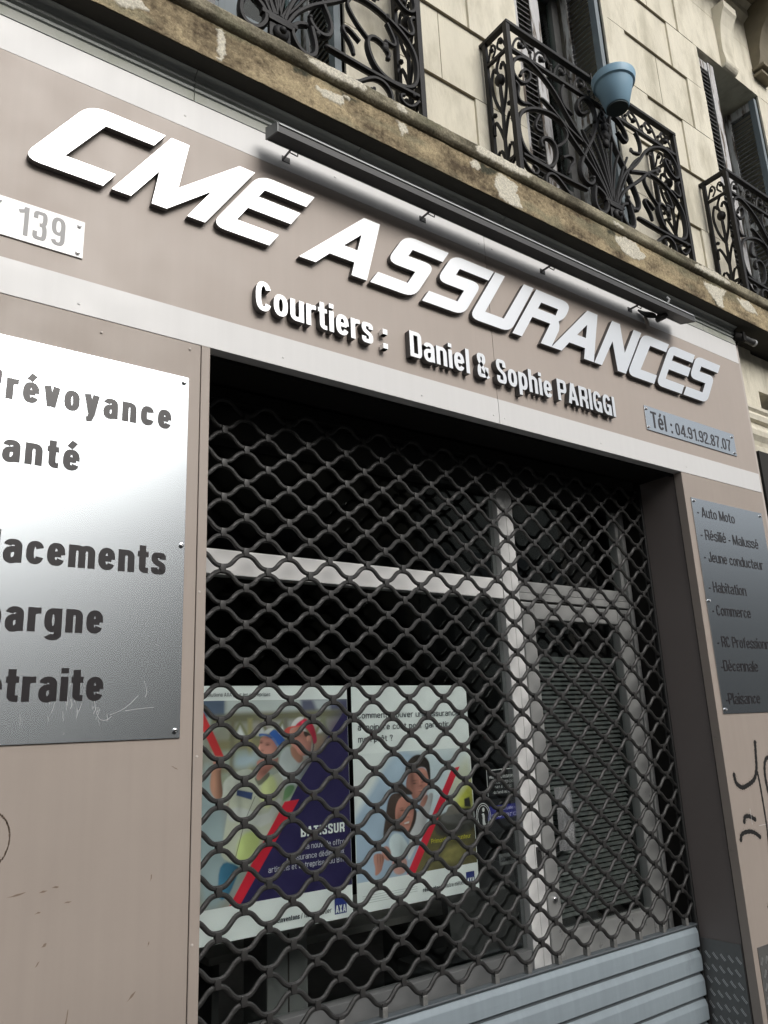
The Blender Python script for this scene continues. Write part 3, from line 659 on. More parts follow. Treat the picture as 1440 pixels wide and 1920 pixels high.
# windows with folding louvred shutters
def louvre_leaf(mb, L, H, w=.2):
    """leaf in local (u along width, z): returns boxes through L(u0,u1,t0,t1,z0,z1,mi)"""
    z0, z1 = H
    L(0, .045, 0, .035, z0, z1, 1); L(w-.045, w, 0, .035, z0, z1, 1)
    for zr in (z0, (z0+z1)/2-.03, z1-.08): L(.045, w-.045, .003, .032, zr, zr+.075, 1)
zl0, zl1 = 2.47, 4.575
def window(xl, pale=False):
    wn = MB()
    fr = wn
    for a, b in ((xl+.045, xl+.105), (xl+JW-.105, xl+JW-.045), (xl+JW/2-.045, xl+JW/2+.045)): fr.box(a, b, .33, .38, 2.44, 4.60)
    for zz in (2.44, 3.0, 4.53): fr.box(xl+.105, xl+JW/2-.045, .332, .378, zz, zz+.07); fr.box(xl+JW/2+.045, xl+JW-.105, .332, .378, zz, zz+.07)
    wo = fr.build('window', m_bgrey if pale else m_louv, bld)
    gl = MB(); gl.box(xl+.05, xl+JW-.05, .352, .356, 2.45, 4.6); gl.build('pane', m_glass2, wo)
    rm = MB(); rm.box(xl-.05, xl+JW+.05, 1.2, 1.22, 2.3, 4.7); rm.box(xl-.08, xl-.05, .55, 1.22, 2.3, 4.7); rm.box(xl+JW+.05, xl+JW+.08, .55, 1.22, 2.3, 4.7); rm.box(xl-.05, xl+JW+.05, .55, 1.22, 4.7, 4.72)
    rm.box(xl-.05, xl+JW+.05, .55, 1.22, 2.28, 2.3); rm.build('room_lining', m_int, wo)
    if pale:
        cu = MB(); pts = [(xl+.08+.66*i/60, .40+.012*sin(i*.9)+.006*sin(i*2.3)) for i in range(61)]
        vs = [(x, y, zz) for zz in (2.45, 4.6) for x, y in pts]; cu.add(vs, [(i, i+1, i+62, i+61) for i in range(60)], 0, True); cu.build('curtain', m_curt, wo)
    # left leaf closed in the wall plane, second leaf folded behind it
    s = MB(); x0 = xl+.004
    def L1(u0, u1, t0, t1, z0, z1, mi): s.box(x0+u0, x0+u1, .062+t0, .062+t1, z0, z1, mi, bev=.002)
    louvre_leaf(s, L1, (zl0, zl1)); n = 52
    for k in range(n):
        zz = zl0+.09+(zl1-zl0-.19)*k/(n-1)
        if abs(zz-(zl0+zl1)/2) < .05: continue
        s.add([(x0+.045, .066, zz-.016), (x0+.155, .066, zz-.016), (x0+.155, .092, zz+.012), (x0+.045, .092, zz+.012), (x0+.045, .066, zz-.010), (x0+.155, .066, zz-.010), (x0+.155, .092, zz+.018), (x0+.045, .092, zz+.018)],
              [(0,1,2,3),(7,6,5,4),(0,4,5,1),(2,6,7,3)], 0)
    s.box(x0+.150, x0+.225, .058, .0615, zl0, zl1, 1, bev=.001); s.box(x0+.195, x0+.23, .1, .30, zl0, zl1, 1, bev=.003)
    s.build('shutter', [m_louv, m_woodw], wo)
    # right leaf folded against the reveal
    s = MB(); y0 = .052; xr = xl+JW-.012
    def L2(u0, u1, t0, t1, z0, z1, mi): s.box(xr-t1, xr-t0, y0+u0, y0+u1, z0, z1, 2 if u0 == 0 else 1, bev=.002)
    louvre_leaf(s, L2, (zl0, zl1), .25)
    for k in range(n):
        zz = zl0+.09+(zl1-zl0-.19)*k/(n-1)
        if abs(zz-(zl0+zl1)/2) < .05: continue
        s.add([(xr-.031, y0+.045, zz-.014), (xr-.031, y0+.205, zz-.014), (xr-.005, y0+.205, zz+.014), (xr-.005, y0+.045, zz+.014), (xr-.031, y0+.045, zz-.008), (xr-.031, y0+.205, zz-.008), (xr-.005, y0+.205, zz+.02), (xr-.005, y0+.045, zz+.02)],
              [(0,1,2,3),(7,6,5,4),(0,4,5,1),(2,6,7,3)], 0)
    s.build('shutter', [m_louv, m_woodw, m_bgrey], wo)
    return wo
for i, xl in enumerate(JL): window(xl, i == 0)

# ---- wrought iron balcony railings
STK = {
's1': ([(-.024,.141),(-.046,.217),(-.089,.307),(-.145,.39),(-.217,.447),(-.295,.527),(-.369,.626),(-.438,.68),(-.499,.711),(-.56,.732),(-.624,.718),(-.669,.666),(-.681,.602),(-.658,.566),(-.613,.56),(-.566,.603),(-.549,.647),(-.573,.666),(-.607,.642),(-.622,.608)], .0085),
's2': ([(-.037,.136),(-.072,.206),(-.14,.284),(-.211,.341),(-.281,.398),(-.339,.46),(-.398,.502),(-.448,.53),(-.479,.541)], .0085),
'f1': ([(-.017,.144),(-.096,.267),(-.167,.398),(-.243,.498),(-.30,.55)], .006), 'f2': ([(-.011,.147),(-.071,.279),(-.131,.406),(-.185,.499)], .006),
'f3': ([(-.004,.149),(-.032,.296),(-.07,.416),(-.12,.503)], .006), 'f4': ([(0,.15),(-.012,.30),(-.03,.43),(-.055,.53)], .006),
's3': ([(-.198,.42),(-.274,.447),(-.358,.477),(-.433,.484),(-.522,.462),(-.61,.417),(-.66,.357),(-.675,.286),(-.667,.206),(-.634,.155),(-.565,.136),(-.504,.132),(-.447,.164),(-.414,.231),(-.413,.292),(-.446,.32),(-.495,.309),(-.526,.273),(-.515,.244)], .0095),
's4': ([(-.667,.127),(-.557,.123),(-.433,.12),(-.324,.124),(-.212,.129)], .010),
's5': ([(-.152,.015),(-.255,.008),(-.34,.024),(-.397,.076),(-.445,.106),(-.493,.101),(-.524,.063),(-.521,.014),(-.47,.007),(-.423,.039)], .0085),
's5b': ([(-.67,.105),(-.63,.055),(-.585,.05),(-.565,.085),(-.59,.10)], .007), 's5c': ([(-.67,.01),(-.62,.03),(-.56,.01)], .007),
's6': ([(-.044,.634),(-.09,.508),(-.2,.337),(-.24,.248),(-.226,.184),(-.177,.17),(-.14,.204),(-.14,.23)], .010),
's7': ([(-.141,.177),(-.164,.079),(-.138,.029),(-.084,.037),(-.049,.1),(-.069,.154),(-.118,.178)], .0105),
's8': ([(-.3,.718),(-.33,.665),(-.321,.578),(-.255,.565)], .0075),
's9': ([(-.127,.639),(-.182,.593),(-.211,.625),(-.19,.682),(-.136,.729),(-.077,.722),(-.052,.658),(-.066,.613)], .009),
's10': ([(-.67,.546),(-.642,.526),(-.665,.462),(-.639,.432),(-.585,.456)], .008),
's11': ([(-.516,.425),(-.557,.353),(-.551,.321),(-.508,.329)], .0075),
's12': ([(-.371,.246),(-.31,.287),(-.28,.266),(-.328,.209),(-.339,.169)], .0075),
's13': ([(-.41,.29),(-.36,.33),(-.31,.40),(-.33,.44)], .007),
}
def railing(cx, first=None):
    HW = .69; ZB = 2.44; YF = -.13
    parts = []
    def P(name): return MB()
    rl = MB()
    rl.box(cx-HW-.012, cx+HW+.012, YF-.016, YF+.016, 3.318, 3.338, bev=.003)
    rl.box(cx-HW-.012, cx-HW+.020, YF+.017, WY, 3.318, 3.337); rl.box(cx+HW-.020, cx+HW+.012, YF+.017, WY, 3.318, 3.337)
    root = rl.build('balcony_railing', m_iron, bld)
    b = MB(); b.box(cx-HW, cx+HW, YF-.010, YF+.010, 3.172, 3.188); b.box(cx-HW, cx+HW, YF-.012, YF+.012, ZB+.002, ZB+.014)
    for s in (-1, 1):
        xx = cx+s*HW; b.box(xx-.008, xx+.008, YF+.013, WY-.018, 3.172, 3.188); b.box(xx-.008, xx+.008, YF+.013, WY-.018, 2.56, 2.575)
    b.build('rail_bar', m_iron, root)
    for s in (-1, 1):
        b = MB(); b.box(cx+s*HW-.013, cx+s*HW+.013, YF-.013, YF+.013, ZB+.001, 3.318, bev=.002); b.build('post', m_iron, root)
        b = MB(); b.box(cx+s*HW-.010, cx+s*HW+.010, WY-.040, WY-.018, ZB+.001, 3.318); b.build('post', m_iron, root)
        b = MB()                                         # half of the front scrollwork
        for k, (pts, r) in STK.items():
            q = smooth([(cx-s*p[0]*-1 if s > 0 else cx+p[0], p[1]) for p in pts], 2) if False else smooth([((cx+p[0]) if s < 0 else (cx-p[0]), p[1]) for p in pts], 2)
            n = len(q); rr = [r*1.3*(1.0 if i < n*.75 else 1.0-.25*(i-n*.75)/(n*.25)) for i in range(n)]
            b.tube([(x, YF+(.004 if k in ('s3','s6') else 0), ZB+zz) for x, zz in q], rr, 6, sq=(1.25, .95))
            e = q[-1]; b.ball((e[0], YF, ZB+e[1]), r*1.35, sub=1)
        for (x, zz, r) in ((-.60,.645,.020), (-.50,.29,.022), (-.47,.545,.024), (-.45,.52,.017), (-.23,.565,.016), (-.41,.62,.014), (-.52,.46,.014), (-.36,.46,.013), (-.19,.42,.014), (-.64,.13,.014), (-.43,.04,.012), (-.17,.17,.015)):
            for j in range(3): b.ball((cx-s*-1*x if s < 0 else cx-x, YF-.006+R.uniform(-.004,.004), ZB+zz+R.uniform(-.012,.012)), r*R.uniform(.5,.8), sub=1, sc=(1, .7, 1.1))
        # frieze scrolls between the two top rails
        for c in (-.60, -.45, -.30, -.15):
            q = smooth([(c-.06,.745),(c-.045,.80),(c-.01,.845),(c+.03,.85),(c+.04,.815),(c+.012,.79),(c-.012,.815)], 2)
            b.tube([((cx+x) if s < 0 else (cx-x), YF, ZB+zz) for x, zz in q], .0065, 5)
            q = smooth([(c+.03,.85),(c+.07,.80),(c+.075,.76),(c+.05,.752)], 2)
            b.tube([((cx+x) if s < 0 else (cx-x), YF, ZB+zz) for x, zz in q], .0055, 5)
            b.ball(((cx+c) if s < 0 else (cx-c), YF, ZB+.80), .017, sub=1); b.ball(((cx+c+.07) if s < 0 else (cx-c-.07), YF, ZB+.80), .012, sub=1)
        b.build('scrollwork', m_iron, root)
        b = MB(); xx = cx+s*HW; Y0 = YF; D = WY-.03-YF   # side panel: rose stem with leaf curls
        def T(pts, r): b.tube([(xx, Y0+u*D, ZB+zz) for u, zz in smooth(pts, 2)], r, 5)
        T([(.5,.02),(.5,.25),(.46,.45),(.48,.58)], .010); b.ball((xx, Y0+.48*D, ZB+.60), .028, sub=2, sc=(.9,1,1.2)); T([(.48,.62),(.6,.68),(.38,.74)], .008)
        for sg in (-1, 1):
            T([(.5,.12),(.5+sg*.18,.22),(.5+sg*.36,.20),(.5+sg*.36,.12),(.5+sg*.2,.10)], .0085)
            T([(.5,.25),(.5+sg*.2,.36),(.5+sg*.38,.40),(.5+sg*.40,.32)], .0085)
            T([(.48,.40),(.5+sg*.25,.50),(.5+sg*.36,.62),(.5+sg*.2,.70),(.5+sg*.1,.66)], .0085)
            T([(.5,.05),(.5+sg*.3,.08),(.5+sg*.38,.03)], .008)
            T([(.5+sg*.4,.76),(.5+sg*.2,.85),(.5,.80),(.5+sg*.2,.76)], .006)
            b.ball((xx, Y0+(.5+sg*.33)*D, ZB+.43), .014, sub=1); b.ball((xx, Y0+(.5+sg*.22)*D, ZB+.81), .014, sub=1)
        b.build('side_panel', m_iron, root)
    b = MB()                                             # central palmette: collar, husk, rosette, spindle
    b.box(cx-.075, cx+.075, YF-.016, YF+.012, ZB+.118, ZB+.136, bev=.003); b.box(cx-.05, cx+.05, YF-.02, YF+.01, ZB+.098, ZB+.116, bev=.003); b.box(cx-.045, cx+.045, YF-.014, YF+.008, ZB+.03, ZB+.096, bev=.008)
    b.ball((cx, YF-.018, ZB+.055), .034, sub=2, sc=(1,.5,1)); b.ball((cx, YF-.032, ZB+.055), .015, sub=2)
    b.tube([(cx, YF, ZB+.14), (cx, YF, ZB+.50), (cx, YF, ZB+.73)], .007, 6)
    for zz, r in ((.50,.026), (.55,.03), (.60,.027), (.65,.022), (.69,.018)): b.ball((cx, YF-.008, ZB+zz), r, sub=2, sc=(1,.6,1.1))
    for s in (-1, 1): b.tube([(cx+s*u, YF-.006, ZB+zz) for u, zz in smooth([(.005,.5),(.045,.56),(.05,.62),(.02,.68)], 2)], .008, 5)
    b.box(cx-.05, cx+.05, YF-.014, YF+.01, ZB+.628, ZB+.642, bev=.003)
    b.build('palmette', m_iron, root)
    return root
r0 = railing(3.12)
copy_part(r0, bld, -1.96); copy_part(r0, bld, 1.94)

# the upper storeys stand a little further back and larger than first drawn
bld.scale = (1.0244,)*3; bld.location = (3.0732, .361, -.0378)
# ------------------------------------------------------------------ fascia sign
XR = 4.378; ZT = 2.165; ZB_ = 1.2285; JX = 2.283
fs = thing('fascia_sign', 'long taupe fascia sign with white bands and raised letters above the shuttered shop', 'shop sign', (1.5, 0, ZB_))
def panel(x0, x1, z0, z1, y0=0, y1=.045, mi=0, mb=None):
    mb.box(x0, x1, y0, y1, z0, z1, mi, bev=.0012)
p = MB(); panel(-1.6, JX-.0012, 1.3425, 2.0425, mb=p); panel(JX+.0012, XR, 1.3425, 2.0425, mb=p); p.build('panel', m_brown, fs)
p = MB(); panel(-1.6, JX-.0012, 2.0428, ZT, -.0005, .045, mb=p); panel(JX+.0012, XR, 2.0428, ZT, -.0005, .045, mb=p); p.build('white_band', m_white, fs)
p = MB(); panel(-1.6, JX-.0012, ZB_, 1.3422, -.002, .045, mb=p); panel(JX+.0012, XR, ZB_, 1.3422, -.002, .045, mb=p); p.build('white_band', m_white, fs)
p = MB(); p.box(JX-.004, JX+.004, .012, .03, ZB_+.005, ZT-.005); p.build('panel_joint', m_seam, fs)
p = MB(); p.box(XR+.004, XR+.028, .004, .06, -1.55, ZT+.004, bev=.002); p.build('end_trim', m_trim, fs)
p = MB(); p.box(XR-.001, XR+.0042, .012, .05, -1.55, ZT); p.build('end_gap', m_seam, fs)
sc_ = MB()
for x in (.55, 1.24, 1.86, 2.25, 2.315, 2.95, 3.64): screw(sc_, x, -.002, 1.262+.004*sin(x*7))
for x in (.86, 1.48, 2.25, 2.33, 3.0): screw(sc_, x, -.0005, 2.10+.01*sin(x*5))
sc_.build('screw', m_white, fs)
# the big letters: outlines in the plane of the sign
Z0, Z1, ZC, ZD, ZA, ZF = 1.674, 1.953, 1.731, 1.796, 1.858, 1.896
SH = .665
def sx_(x0, z): return x0+SH*(z-Z0)
def gC(x0, x1):       # x at baseline of left edge / right end of the bottom bar
    t = .062; bx = x1
    return [[(sx_(x0,Z0),Z0,1),(bx,Z0),(bx+.037,ZC),(sx_(x0+t+.04,ZC)-.018,ZC),(sx_(x0+t+.04,ZF)-.012,ZF),(bx+.155,ZF),(bx+.193,Z1),(sx_(x0,Z1),Z1,1)]]
def gE(x0, x1):
    a = x0+.058
    return [[(sx_(x0,Z0),Z0,1),(x1,Z0),(x1+.038,ZC),(sx_(a,ZC)+.0,ZC),(sx_(a,ZD)+.0,ZD),(sx_(x1+.008,ZD),ZD),(sx_(x1+.008,ZA),ZA),(sx_(a,ZA),ZA),(sx_(a,ZF),ZF),(sx_(x1+.008,ZF),ZF),(sx_(x1+.008,Z1),Z1),(sx_(x0,Z1),Z1,1)]]
def gS(x0, x1):       # x0: left end of the bottom bar at baseline; x1: unsheared right edge
    L = x0+.004; t = .058
    return [[(x0,Z0),(sx_(x1,Z0),Z0,1),(sx_(x1,ZA+.004),ZA+.004,1),(sx_(L+t+.014,ZA),ZA),(sx_(L+t+.014,ZF),ZF),(sx_(x1+.022,ZF),ZF),(sx_(x1+.022,Z1),Z1),(sx_(L,Z1),Z1,1),(sx_(L,ZD),ZD,1),(sx_(x1-t-.008,ZD),ZD),(sx_(x1-t-.008,ZC),ZC),(sx_(x0+.002,ZC),ZC)]]
def gA(x0): return [[(x0,Z0),(x0+.07,Z0),(x0+.133,ZC+.003),(x0+.246,ZC+.003),(x0+.2295,Z0),(x0+.301,Z0),(x0+.377,Z1),(x0+.300,Z1)],[(x0+.285,1.871),(x0+.199,1.7925),(x0+.262,1.7925)]]
LET = {
 'C': gC(.352, .592),
 'M': [[(.619,Z0),(.680,Z0),(.770,1.807),(.748,Z0),(.798,Z0),(.955,1.806),(.869,Z0),(.932,Z0),(1.118,Z1),(1.057,Z1),(.835,1.768),(.869,Z1),(.806,Z1)]],
 'E': gE(.952, 1.175), 'A': gA(1.297), 'S': gS(1.614, 1.830), 'S2': gS(1.872, 2.096),
 'U': [[(2.128,Z0,1),(2.374,Z0,1),(2.559,Z1),(2.494,Z1),(2.341,ZC),(2.228,ZC),(2.373,Z1),(2.312,Z1)]],
 'R': [[(2.387,Z0),(2.447,Z0),(2.530,ZD),(2.650,ZD),(2.569,Z0),(2.640,Z0),(2.706,1.775),(2.716,1.806,.4),(2.712,1.826),(2.768,1.864,.9),(2.818,Z1,1.1),(2.577,Z1)],[(2.602,1.892),(2.574,1.852),(2.695,1.852),(2.719,1.892)]],
 'A2': gA(2.640),
 'N': [[(2.945,Z0),(3.002,Z0),(3.112,1.833),(3.124,Z0),(3.188,Z0),(3.371,Z1),(3.307,Z1),(3.202,1.793),(3.193,Z1),(3.130,Z1)]],
 'C2': gC(3.198, 3.421), 'E2': gE(3.438, 3.664), 'S3': gS(3.681, 3.903)}
for k, loops in LET.items():
    q = MB(); q.prism([rnd(l, .052) for l in loops], -.0245, -.0215, 0, mside=1); q.prism([rnd(l, .052) for l in loops], -.0214, -.0008, 1)
    xs_ = [pp[0] for pp in loops[0]]; xm = (min(xs_)+max(xs_))/2
    q.build('raised_letter', [m_steel_l, m_side], fs)
# small raised lettering, each character its own part
def small(word, x0, x1, zb, cap, sv=.0195, sh=.0165):
    for i, ch in enumerate(word):
        q = MB(); gtext(q, word, x0, x1, zb, cap, -.0300, -.0275, sv, sh, .10, 0, 1, only=i); gtext(q, word, x0, x1, zb, cap, -.0274, -.001, sv-.0004, sh-.0004, .10, 1, 1, only=i)
        q.build('raised_character', [m_steel_l, m_side], fs)
small('Courtiers', 1.120, 1.613, 1.404, .113)
for zz in (1.462, 1.402):
    q = MB(); q.box(1.660, 1.682, -.03, -.006, zz, zz+.022); q.build('raised_character', m_steel_l, fs)
small('Daniel', 1.791, 2.105, 1.404, .111); small('&', 2.149, 2.212, 1.406, .110); small('Sophie', 2.261, 2.606, 1.406, .110); small('PARIGGI', 2.644, 3.056, 1.410, .105)
# wooden cornice capping the fascia
cp = [(.045,2.1655),(-.0035,2.1655),(-.0035,2.2010),(.010,2.2025),(.010,2.2085),(-.006,2.2085),(-.008,2.2175),(.008,2.2185),(.008,2.2305),(-.010,2.2315),(-.0125,2.2375),(-.010,2.2440),(-.0045,2.2490),(-.0035,2.2560),(-.0065,2.2625),(-.014,2.2680),(-.024,2.2715),(-.031,2.2740),(-.031,2.2790),(.045,2.2790)]
q = MB(); cuts = [-1.7, .89, 1.59, 2.41, 3.33, 4.03, 4.375]
for a, b in zip(cuts[:-1], cuts[1:]): q.profx(cp, a+.0015, b-.0015)
for i, f in enumerate(q.f):
    c = sum((q.v[k] for k in f), Vector())/len(f)
    if c.z < 2.2015 and c.y < .02: q.mi[i] = 1
q.build('cornice_moulding', [m_cornice, m_ledge], fs)
q = MB(); q.tube([(4.365, .0, 2.225), (4.40, -.02, 2.215)], .03, 10); q.build('cornice_end_block', m_dark, fs)

# ------------------------------------------------------------------ pillars either side of the opening
OL, OR = .969, 3.588
pl = thing('pillar_cladding', 'taupe cladding panel under the large steel plate, left of the grille', 'wall panel', (.3, 0, -1.55))
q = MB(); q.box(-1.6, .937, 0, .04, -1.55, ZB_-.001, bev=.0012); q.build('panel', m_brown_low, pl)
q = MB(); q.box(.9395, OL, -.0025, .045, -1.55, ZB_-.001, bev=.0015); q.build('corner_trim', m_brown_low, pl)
q = MB(); q.box(.936, .9405, .006, .03, -1.55, ZB_-.002); q.build('trim_gap', m_seam, pl)
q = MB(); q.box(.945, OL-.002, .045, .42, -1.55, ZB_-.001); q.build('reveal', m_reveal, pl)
q = MB()
for x, zz in ((.62, 1.185), (.90, 1.205), (.948, .42), (.951, -.05), (.948, -.53), (.30, 1.17)): screw(q, x, -.002, zz, .004)
q.build('screw', m_trim, pl)
q = MB(); 
arc = [(.425+.050*cos(a), -.215+.065*sin(a)) for a in [(-1.1+2.2*i/40) for i in range(41)]]
for i, (x, zz) in enumerate(arc):
    for j in range(2): q.box(x+R.uniform(-.002,.002)-.0012, x+R.uniform(.0006,.0016), -.0006, .001, zz+R.uniform(-.004,.0), zz+R.uniform(.001,.004))
for x, zz, L_, a in ((.791,-.619,.016,.8), (.501,-.344,.022,.15), (.562,-.345,.009,.1), (.59,-.339,.007,.1), (.622,-.378,.008,.1), (.83,-.507,.006,1.5), (.559,-.504,.008,1), (.889,-.077,.010,-.6), (.553,-.391,.006,.2), (.572,-.465,.006,.9), (.831,-.35,.009,1.5), (.634,-.635,.022,1.5)):
    q.prism([smooth(jag([(x-L_*cos(a)-.002, zz-L_*sin(a)), (x+.002, zz-.002), (x+L_*cos(a), zz+L_*sin(a)), (x-.001, zz+.0025)], .0012, int(x*999), 2), 1)], -.0005, .001)
q.build('scuff_mark', mat('scuff_brown', (.22,.165,.125), .8), pl)

pr = thing('pillar_cladding', 'taupe cladding pillar with black graffiti, right of the grille', 'wall panel', (3.98, 0, -1.55))
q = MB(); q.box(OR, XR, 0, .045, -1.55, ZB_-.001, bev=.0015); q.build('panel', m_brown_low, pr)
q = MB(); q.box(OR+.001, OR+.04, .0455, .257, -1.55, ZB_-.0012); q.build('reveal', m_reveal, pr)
q = MB(); q.box(OR-.0025, OR+.001, .0455, .0475, -1.55, ZB_-.002); q.build('reveal_joint', m_seam, pr)
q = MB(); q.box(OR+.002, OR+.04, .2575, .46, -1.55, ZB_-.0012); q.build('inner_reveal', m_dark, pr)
q = MB()
for zz in (.42, -.1, -.6): q.lathe([(.004,0),(.004,.001),(.001,.002)], OR-.0, .03, zz, 12, axis='x')
q.build('screw', m_trim, pr)
# chequer kick plates
def chequer(name, plane):
    q = MB()
    if plane == 'front': q.box(3.625, XR-.01, -.003, .001, -1.55, -1.005)
    else: q.box(OR-.004, OR+.0005, .052, .255, -1.55, -.995)
    pu, pz = .0385, .052
    if plane == 'front': a0, a1, c0 = 3.645, XR-.025, -1.53
    else: a0, a1, c0 = .072, .246, -1.53
    nz = int(.53/pz); nu = int((a1-a0)/pu)
    for i in range(nu+1):
        for j in range(nz+1):
            u = a0+i*pu+(j % 3)*.006; zz = c0+j*pz
            if u > a1 or zz > -1.020: continue
            an = (1.05 if plane == 'front' else .86); L_ = .0165
            for dd in (-.0033, .0033):
                du, dz = cos(an)*L_, sin(an)*L_; pu_, pz_ = -sin(an)*dd, cos(an)*dd
                A = (u-du+pu_, zz-dz+pz_); B = (u+du+pu_, zz+dz+pz_)
                if plane == 'front': q.tube([(A[0], -.003, A[1]), ((A[0]+B[0])/2, -.0052, (A[1]+B[1])/2), (B[0], -.003, B[1])], .0013, 4, 1, cap=False)
                else: q.tube([(OR-.004, A[0], A[1]), (OR-.0062, (A[0]+B[0])/2, (A[1]+B[1])/2), (OR-.004, B[0], B[1])], .0013, 4, 1, cap=False)
    return q.build(name, [m_plate, m_tear], pr)
chequer('kick_plate', 'front'); chequer('kick_plate', 'side')
# sprayed graffiti: flat ribbons with uneven width lying on the panel
def spray(pts, r, it=3):
    q = MB(); s = smooth(pts, it); n = len(s)
    for i, (x, zz) in enumerate(s):
        a = s[max(i-1,0)]; b = s[min(i+1,n-1)]; d = Vector((b[0]-a[0], b[1]-a[1])).normalized(); nn = Vector((-d.y, d.x))
        rr = r*(1+.12*sin(i*1.7))*(1.25 if i in (0, n-1) else 1)
        q.v += [Vector((x+nn.x*rr, -.0006, zz+nn.y*rr)), Vector((x-nn.x*rr, -.0006, zz-nn.y*rr))]
    for i in range(n-1): q.f.append([2*i, 2*i+2, 2*i+3, 2*i+1]); q.mi.append(0); q.sm.append(False)
    for e in (s[0], s[-1]): q.lathe([(r*1.15, 0), (r*1.15, .0005)], e[0], -.0003, e[1], 14, axis='y')
    return q
gb = MB()
for pts, r in (([(3.880,-.135),(3.868,-.20),(3.859,-.253),(3.83,-.30),(3.788,-.318),(3.745,-.328),(3.711,-.335),(3.68,-.325),(3.654,-.306),(3.652,-.273)], .0105),
               ([(3.859,-.275),(3.865,-.33),(3.866,-.395),(3.867,-.526),(3.85,-.64),(3.81,-.80),(3.77,-.86)], .0065),
               ([(3.99,-.60),(3.95,-.45),(3.925,-.36),(3.922,-.28),(3.94,-.225),(3.98,-.205),(4.03,-.23),(4.05,-.30),(4.02,-.40)], .0100),
               ([(3.678,-.482),(3.687,-.459),(3.73,-.462),(3.773,-.481)], .0095), ([(3.627,-.556),(3.639,-.530),(3.708,-.526),(3.755,-.538),(3.791,-.560)], .0095)):
    s = spray(pts, r); gb.add(s.v, s.f)
    for (x, zz) in smooth(pts, 4):
        for _ in range(3):
            aa = R.uniform(0, 6.28); dd_ = r*(1+abs(R.gauss(0, .55))); x1_, z1_ = x+cos(aa)*dd_, zz+sin(aa)*dd_; rr_ = R.uniform(.0006, .0016)
            gb.add([(x1_-rr_, -.0005, z1_), (x1_, -.0005, z1_-rr_), (x1_+rr_, -.0005, z1_), (x1_, -.0005, z1_+rr_)], [(0,1,2,3)])
gb.build('graffiti', m_spray, pr)
q = MB(); q.box(3.742, 3.7435, -.0008, .001, -.50, -.43); q.box(3.80, 3.86, -.0008, .001, -.512, -.5105); q.build('scratch', m_white, pr)

# ------------------------------------------------------------------ steel name plates
def plate(label, name, x0, x1, z0, z1, lines, bolts, mp, mt, br, off, cat='sign', y=-.005):
    t = thing(name, label, cat, ((x0+x1)/2, y, z0))
    q = MB(); q.box(x0, x1, y, -.0012, z0, z1, bev=.0008); q.build('plate', mp, t)
    for body, a, b, zb, cap, sp in lines:
        q = MB(); gtext(q, body, a, b, zb, cap, y-.0009, y+.0003, cap*off, cap*off*.82, sp); q.build('lettering', mt, t)
    for x, zz in bolts:
        q = MB(); q.lathe([(br,0),(br,.004),(br*.85,.0065),(br*.45,.0072),(br*.4,.0060),(.0005,.0058)], x, y, zz, 20, axis='y'); q.build('bolt', m_chrome, t)
    return t
def spaced(end, per, body):   # left edge of a line that ends at a known x, from its average advance
    return end-per*len(body)
lp = plate('large brushed steel plate listing Prévoyance and Retraite left of the grille', 'steel_plate', -.16, .898, .003, 1.102,
    [('Prévoyance', .316, .844, .915, .0835, .167), ('Santé', .3206, .580, .737, .0835, .15), ('Placements', .316, .841, .463, .0850, .11), ('Épargne', .317, .669, .2855, .0850, .12), ('Retraite', .3265, .679, .1075, .0850, .10)],
    [(.882,1.082),(.887,.556),(.883,.023),(-.14,1.082),(-.14,.023)], m_steel, m_vinyl, .0072, .225)
q = MB()
for i in range(26):
    x = .50+R.gauss(.12,.05); zz = .075+R.gauss(0,.03); L_ = R.uniform(.006,.03); a = R.uniform(1.2,1.9)
    q.tube([(x,-.0053,zz),(x+cos(a)*L_*.5+.001,-.0053,zz+sin(a)*L_*.5),(x+cos(a)*L_,-.0053,zz+sin(a)*L_)], .0004, 4, cap=False)
for pts in ([(.655,.115),(.668,.06),(.69,.055),(.705,.066)], [(.74,.08),(.78,.085),(.82,.088)], [(.70,.07),(.74,.085),(.775,.12)], [(.79,.16),(.80,.13),(.795,.115)], [(.82,.26),(.83,.257)]):
    q.tube([(x,-.0053,zz) for x,zz in smooth(pts,2)], .0006, 4, cap=False)
q.build('scratches', mat('plate_scratch', (.62,.63,.63), .6), lp)
rp_lines = []
for body, a, b, zb in (('- Auto Moto',3.672,4.025,.999),('- Résilié - Malussé',3.672,4.228,.878),('- Jeune conducteur',3.674,4.240,.761),('- Habitation',3.673,4.021,.604),('- Commerce',3.671,4.029,.486),('- RC Professionnelle',3.675,4.262,.328),('-Décennale',3.676,4.014,.210),('-Plaisance',3.675,3.985,.051)):
    rp_lines.append((body, a, b, zb, .0545, .085))
plate('narrow brushed steel plate listing Auto Moto to Plaisance on the right pillar', 'steel_plate', 3.635, 4.325, .008, 1.096, rp_lines,
    [(3.659,1.080),(4.305,1.078),(3.656,.557),(3.656,.028),(4.305,.557),(4.305,.028)], m_steel, m_vinyl, .0072, .15)
plate('small white enamel plate with house number 139 below the letter C', 'number_plate', .295, .551, 1.410, 1.5365, [('139', .364, .496, 1.4285, .0945, .17)],
    [(.312,1.520),(.312,1.425),(.535,1.518),(.535,1.425)], m_enam, m_greytxt, .0068, .135)
tp = plate('small steel plate with telephone number under the last letters of the sign', 'phone_plate', 3.334, 4.165, 1.412, 1.5445, [('Tél :', 3.381, 3.560, 1.432, .089, .12), ('04.91.92.87.07', 3.588, 4.115, 1.432, .0680, .12)],
    [(3.349,1.527),(3.349,1.428),(4.143,1.523),(4.146,1.428)], m_steel, m_vinyl, .0068, .155)

